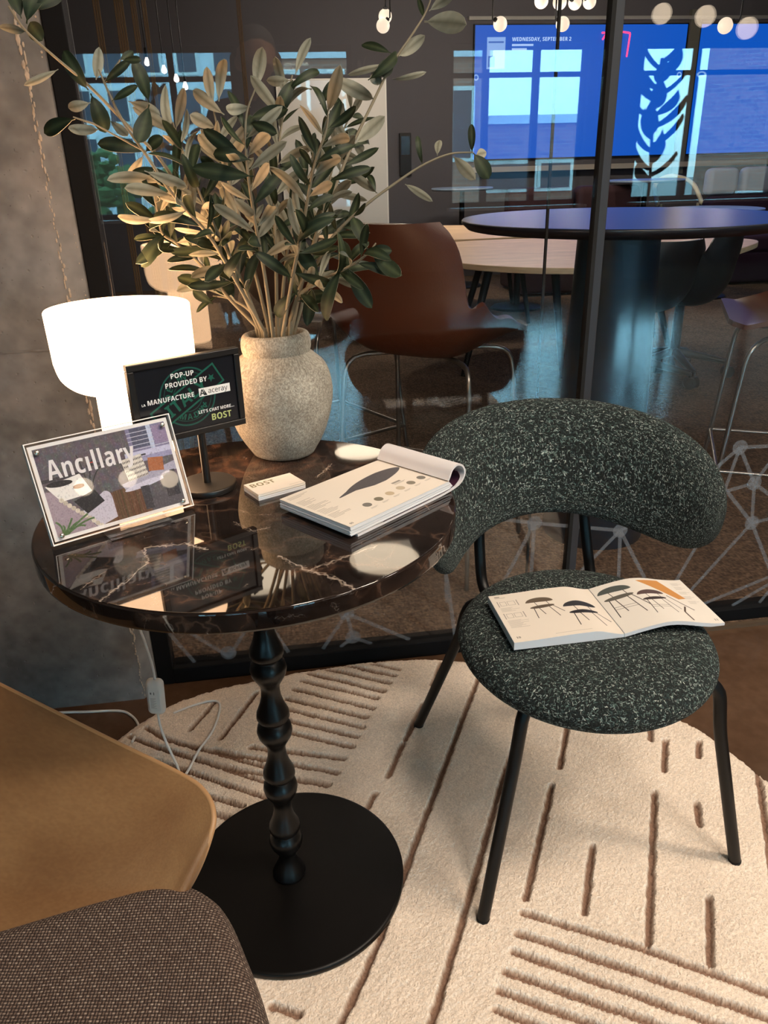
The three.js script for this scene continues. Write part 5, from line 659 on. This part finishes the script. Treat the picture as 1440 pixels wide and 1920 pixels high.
// ---------------------------------------------------------------- the person with the phone, seen only as a dark shape mirrored in the glass
{
  const dist = (p, b) => { const [ax, ay, az, ar, bx, by, bz, br] = b, dx = bx - ax, dy = by - ay, dz = bz - az, t = clamp(((p[0] - ax) * dx + (p[1] - ay) * dy + (p[2] - az) * dz) / (dx * dx + dy * dy + dz * dz + 1e-9)); return Math.hypot(p[0] - ax - dx * t, p[1] - ay - dy * t, p[2] - az - dz * t) - lerp(ar, br, t); };
  const skin = (bones, lo, size, res, k) => { // smooth union of tapered capsules, meshed by marching cubes
    const mc = new MarchingCubes(res, new THREE.MeshBasicMaterial(), false, false, 160000); mc.isolation = 0;
    for (let z = 0; z < res; z++) for (let y = 0; y < res; y++) for (let x = 0; x < res; x++) { const p = [lo[0] + x / res * size, lo[1] + y / res * size, lo[2] + z / res * size]; let d = 9; for (const b of bones) { const e = dist(p, b); if (d - e > k) d = e; else if (e - d < k) { const h = clamp(0.5 + (d - e) / (2 * k)); d = lerp(d, e, h) - k * h * (1 - h); } } mc.field[x + y * res + z * res * res] = -d; }
    mc.update(); const n = mc.count, pos = mc.positionArray.slice(0, n * 3), g = new THREE.BufferGeometry();
    for (let i = 0; i < n; i++) for (let c = 0; c < 3; c++) pos[i * 3 + c] = lo[c] + (pos[i * 3 + c] + 1) / 2 * size;
    g.setAttribute('position', new THREE.Float32BufferAttribute(pos, 3)); g.setAttribute('normal', new THREE.Float32BufferAttribute(mc.normalArray.slice(0, n * 3), 3)); g.setAttribute('uv', new THREE.Float32BufferAttribute(new Float32Array(n * 2), 2)); return g;
  };
  const o = thing('person', 'person in dark clothes holding up a phone, mirrored as a dark shape in the glass', 'person', V(0.1, 0, 0.52), 0.06);
  const leg = (s) => [[0.09 * s, 0.93, 0, 0.085, 0.1 * s, 0.5, -0.01, 0.058], [0.1 * s, 0.5, -0.01, 0.055, 0.11 * s, 0.1, 0.02, 0.036]], foot = (s) => [[0.11 * s, 0.06, 0.03, 0.036, 0.125 * s, 0.035, -0.16, 0.03]];
  const arm = (s) => [[0.165 * s, 1.36, 0.0, 0.05, 0.23 * s, 1.12, -0.06, 0.042], [0.23 * s, 1.12, -0.06, 0.04, (s > 0 ? -0.045 : -0.15), 1.14, -0.42, 0.027]];
  const torso = [[0, 0.95, 0.01, 0.135, 0, 1.15, 0.01, 0.115], [0, 1.15, 0.01, 0.115, 0, 1.3, 0.01, 0.125], [-0.13, 1.36, 0.01, 0.06, 0.13, 1.36, 0.01, 0.06]];
  const head = [[0, 1.38, -0.005, 0.055, 0, 1.5, -0.04, 0.05], [0, 1.6, -0.06, 0.082, 0, 1.56, -0.085, 0.068], [0, 1.52, -0.11, 0.04, 0, 1.5, -0.12, 0.03], [0, 1.57, -0.148, 0.012, 0, 1.55, -0.158, 0.011], [-0.078, 1.57, -0.065, 0.016, -0.078, 1.55, -0.065, 0.013], [0.078, 1.57, -0.065, 0.016, 0.078, 1.55, -0.065, 0.013]];
  const hand = (s) => { const x = s > 0 ? -0.045 : -0.15, d = s > 0 ? -1 : 1, b = [[x, 1.14, -0.42, 0.026, x + d * 0.012, 1.16, -0.47, 0.03]]; for (let i = 0; i < 4; i++) { const y = 1.185 - i * 0.019, l = [0.03, 0.036, 0.033, 0.026][i]; b.push([x + d * 0.012, y, -0.485, 0.0095, x + d * 0.02, y + 0.004, -0.485 - l * 0.5, 0.009], [x + d * 0.02, y + 0.004, -0.485 - l * 0.5, 0.009, x + d * 0.042, y + 0.004, -0.5, 0.008]); } b.push([x, 1.145, -0.455, 0.0115, x + d * 0.012, 1.165, -0.462, 0.01], [x + d * 0.012, 1.165, -0.462, 0.01, x + d * 0.034, 1.18, -0.468, 0.009]); return b; };
  const mSkin = M(0x9b6f56, 0.6), mCoat = M(0x0d0d10, 0.9), mTrousers = M(0x121318, 0.9), mHair = M(0x130e0c, 0.7);
  const body = skin([...leg(1), ...leg(-1), ...foot(1), ...foot(-1), ...arm(1), ...arm(-1), ...torso, ...head], [-0.9, -0.02, -0.95], 1.8, 120, 0.02);
  const h1 = skin(hand(1), [-0.14, 1.08, -0.56], 0.2, 60, 0.006), h2 = skin(hand(-1), [-0.23, 1.08, -0.56], 0.2, 60, 0.006);
  part('body', merge([body, h1, h2]), mSkin, o);
  const grow = (l, e) => l.map((b) => [b[0], b[1], b[2], b[3] + e, b[4], b[5], b[6], b[7] + e]);
  const sleeve = (s) => { const a = arm(s), q = a[1]; return [a[0], [q[0], q[1], q[2], q[3], lerp(q[0], q[4], 0.86), lerp(q[1], q[5], 0.86), lerp(q[2], q[6], 0.86), q[7]]]; };
  part('jumper', skin([...grow(torso, 0.022), ...grow(sleeve(1), 0.014), ...grow(sleeve(-1), 0.014), [0, 0.86, 0.01, 0.16, 0, 1.0, 0.01, 0.15]], [-0.6, 0.62, -0.75], 1.2, 90, 0.03), mCoat, o);
  part('trousers', skin([...grow(leg(1), 0.018), ...grow(leg(-1), 0.018), [0, 0.9, 0.01, 0.145, 0, 0.97, 0.01, 0.14]], [-0.55, 0.02, -0.55], 1.1, 84, 0.02), mTrousers, o);
  part('shoe', skin(grow(foot(1), 0.011), [-0.1, -0.02, -0.3], 0.42, 44, 0.01).translate(0, 0, 0), mBlack, o); part('shoe', skin(grow(foot(-1), 0.011), [-0.32, -0.02, -0.3], 0.42, 44, 0.01), mBlack, o);
  part('hair', skin([[0, 1.625, -0.045, 0.085, 0, 1.6, -0.025, 0.09], [-0.075, 1.58, -0.03, 0.035, -0.085, 1.36, -0.02, 0.03], [0.075, 1.58, -0.03, 0.035, 0.085, 1.36, -0.02, 0.03], [0, 1.58, 0.02, 0.075, 0, 1.36, 0.05, 0.06]], [-0.3, 1.2, -0.3], 0.6, 64, 0.02), mHair, o);
  const ph = thing('phone', 'phone held up by the person mirrored in the glass', 'phone', V(0, 1.165, 0.034), 0);
  part('body', box(-0.037, 0.037, -0.075, 0.075, -0.004, 0.004, 0.0035), mBlack, ph); part('screen', box(-0.034, 0.034, -0.071, 0.071, 0.004, 0.0044), M(0x0a0a0c, 0.1), ph);
}
renderer.render(scene, camera);
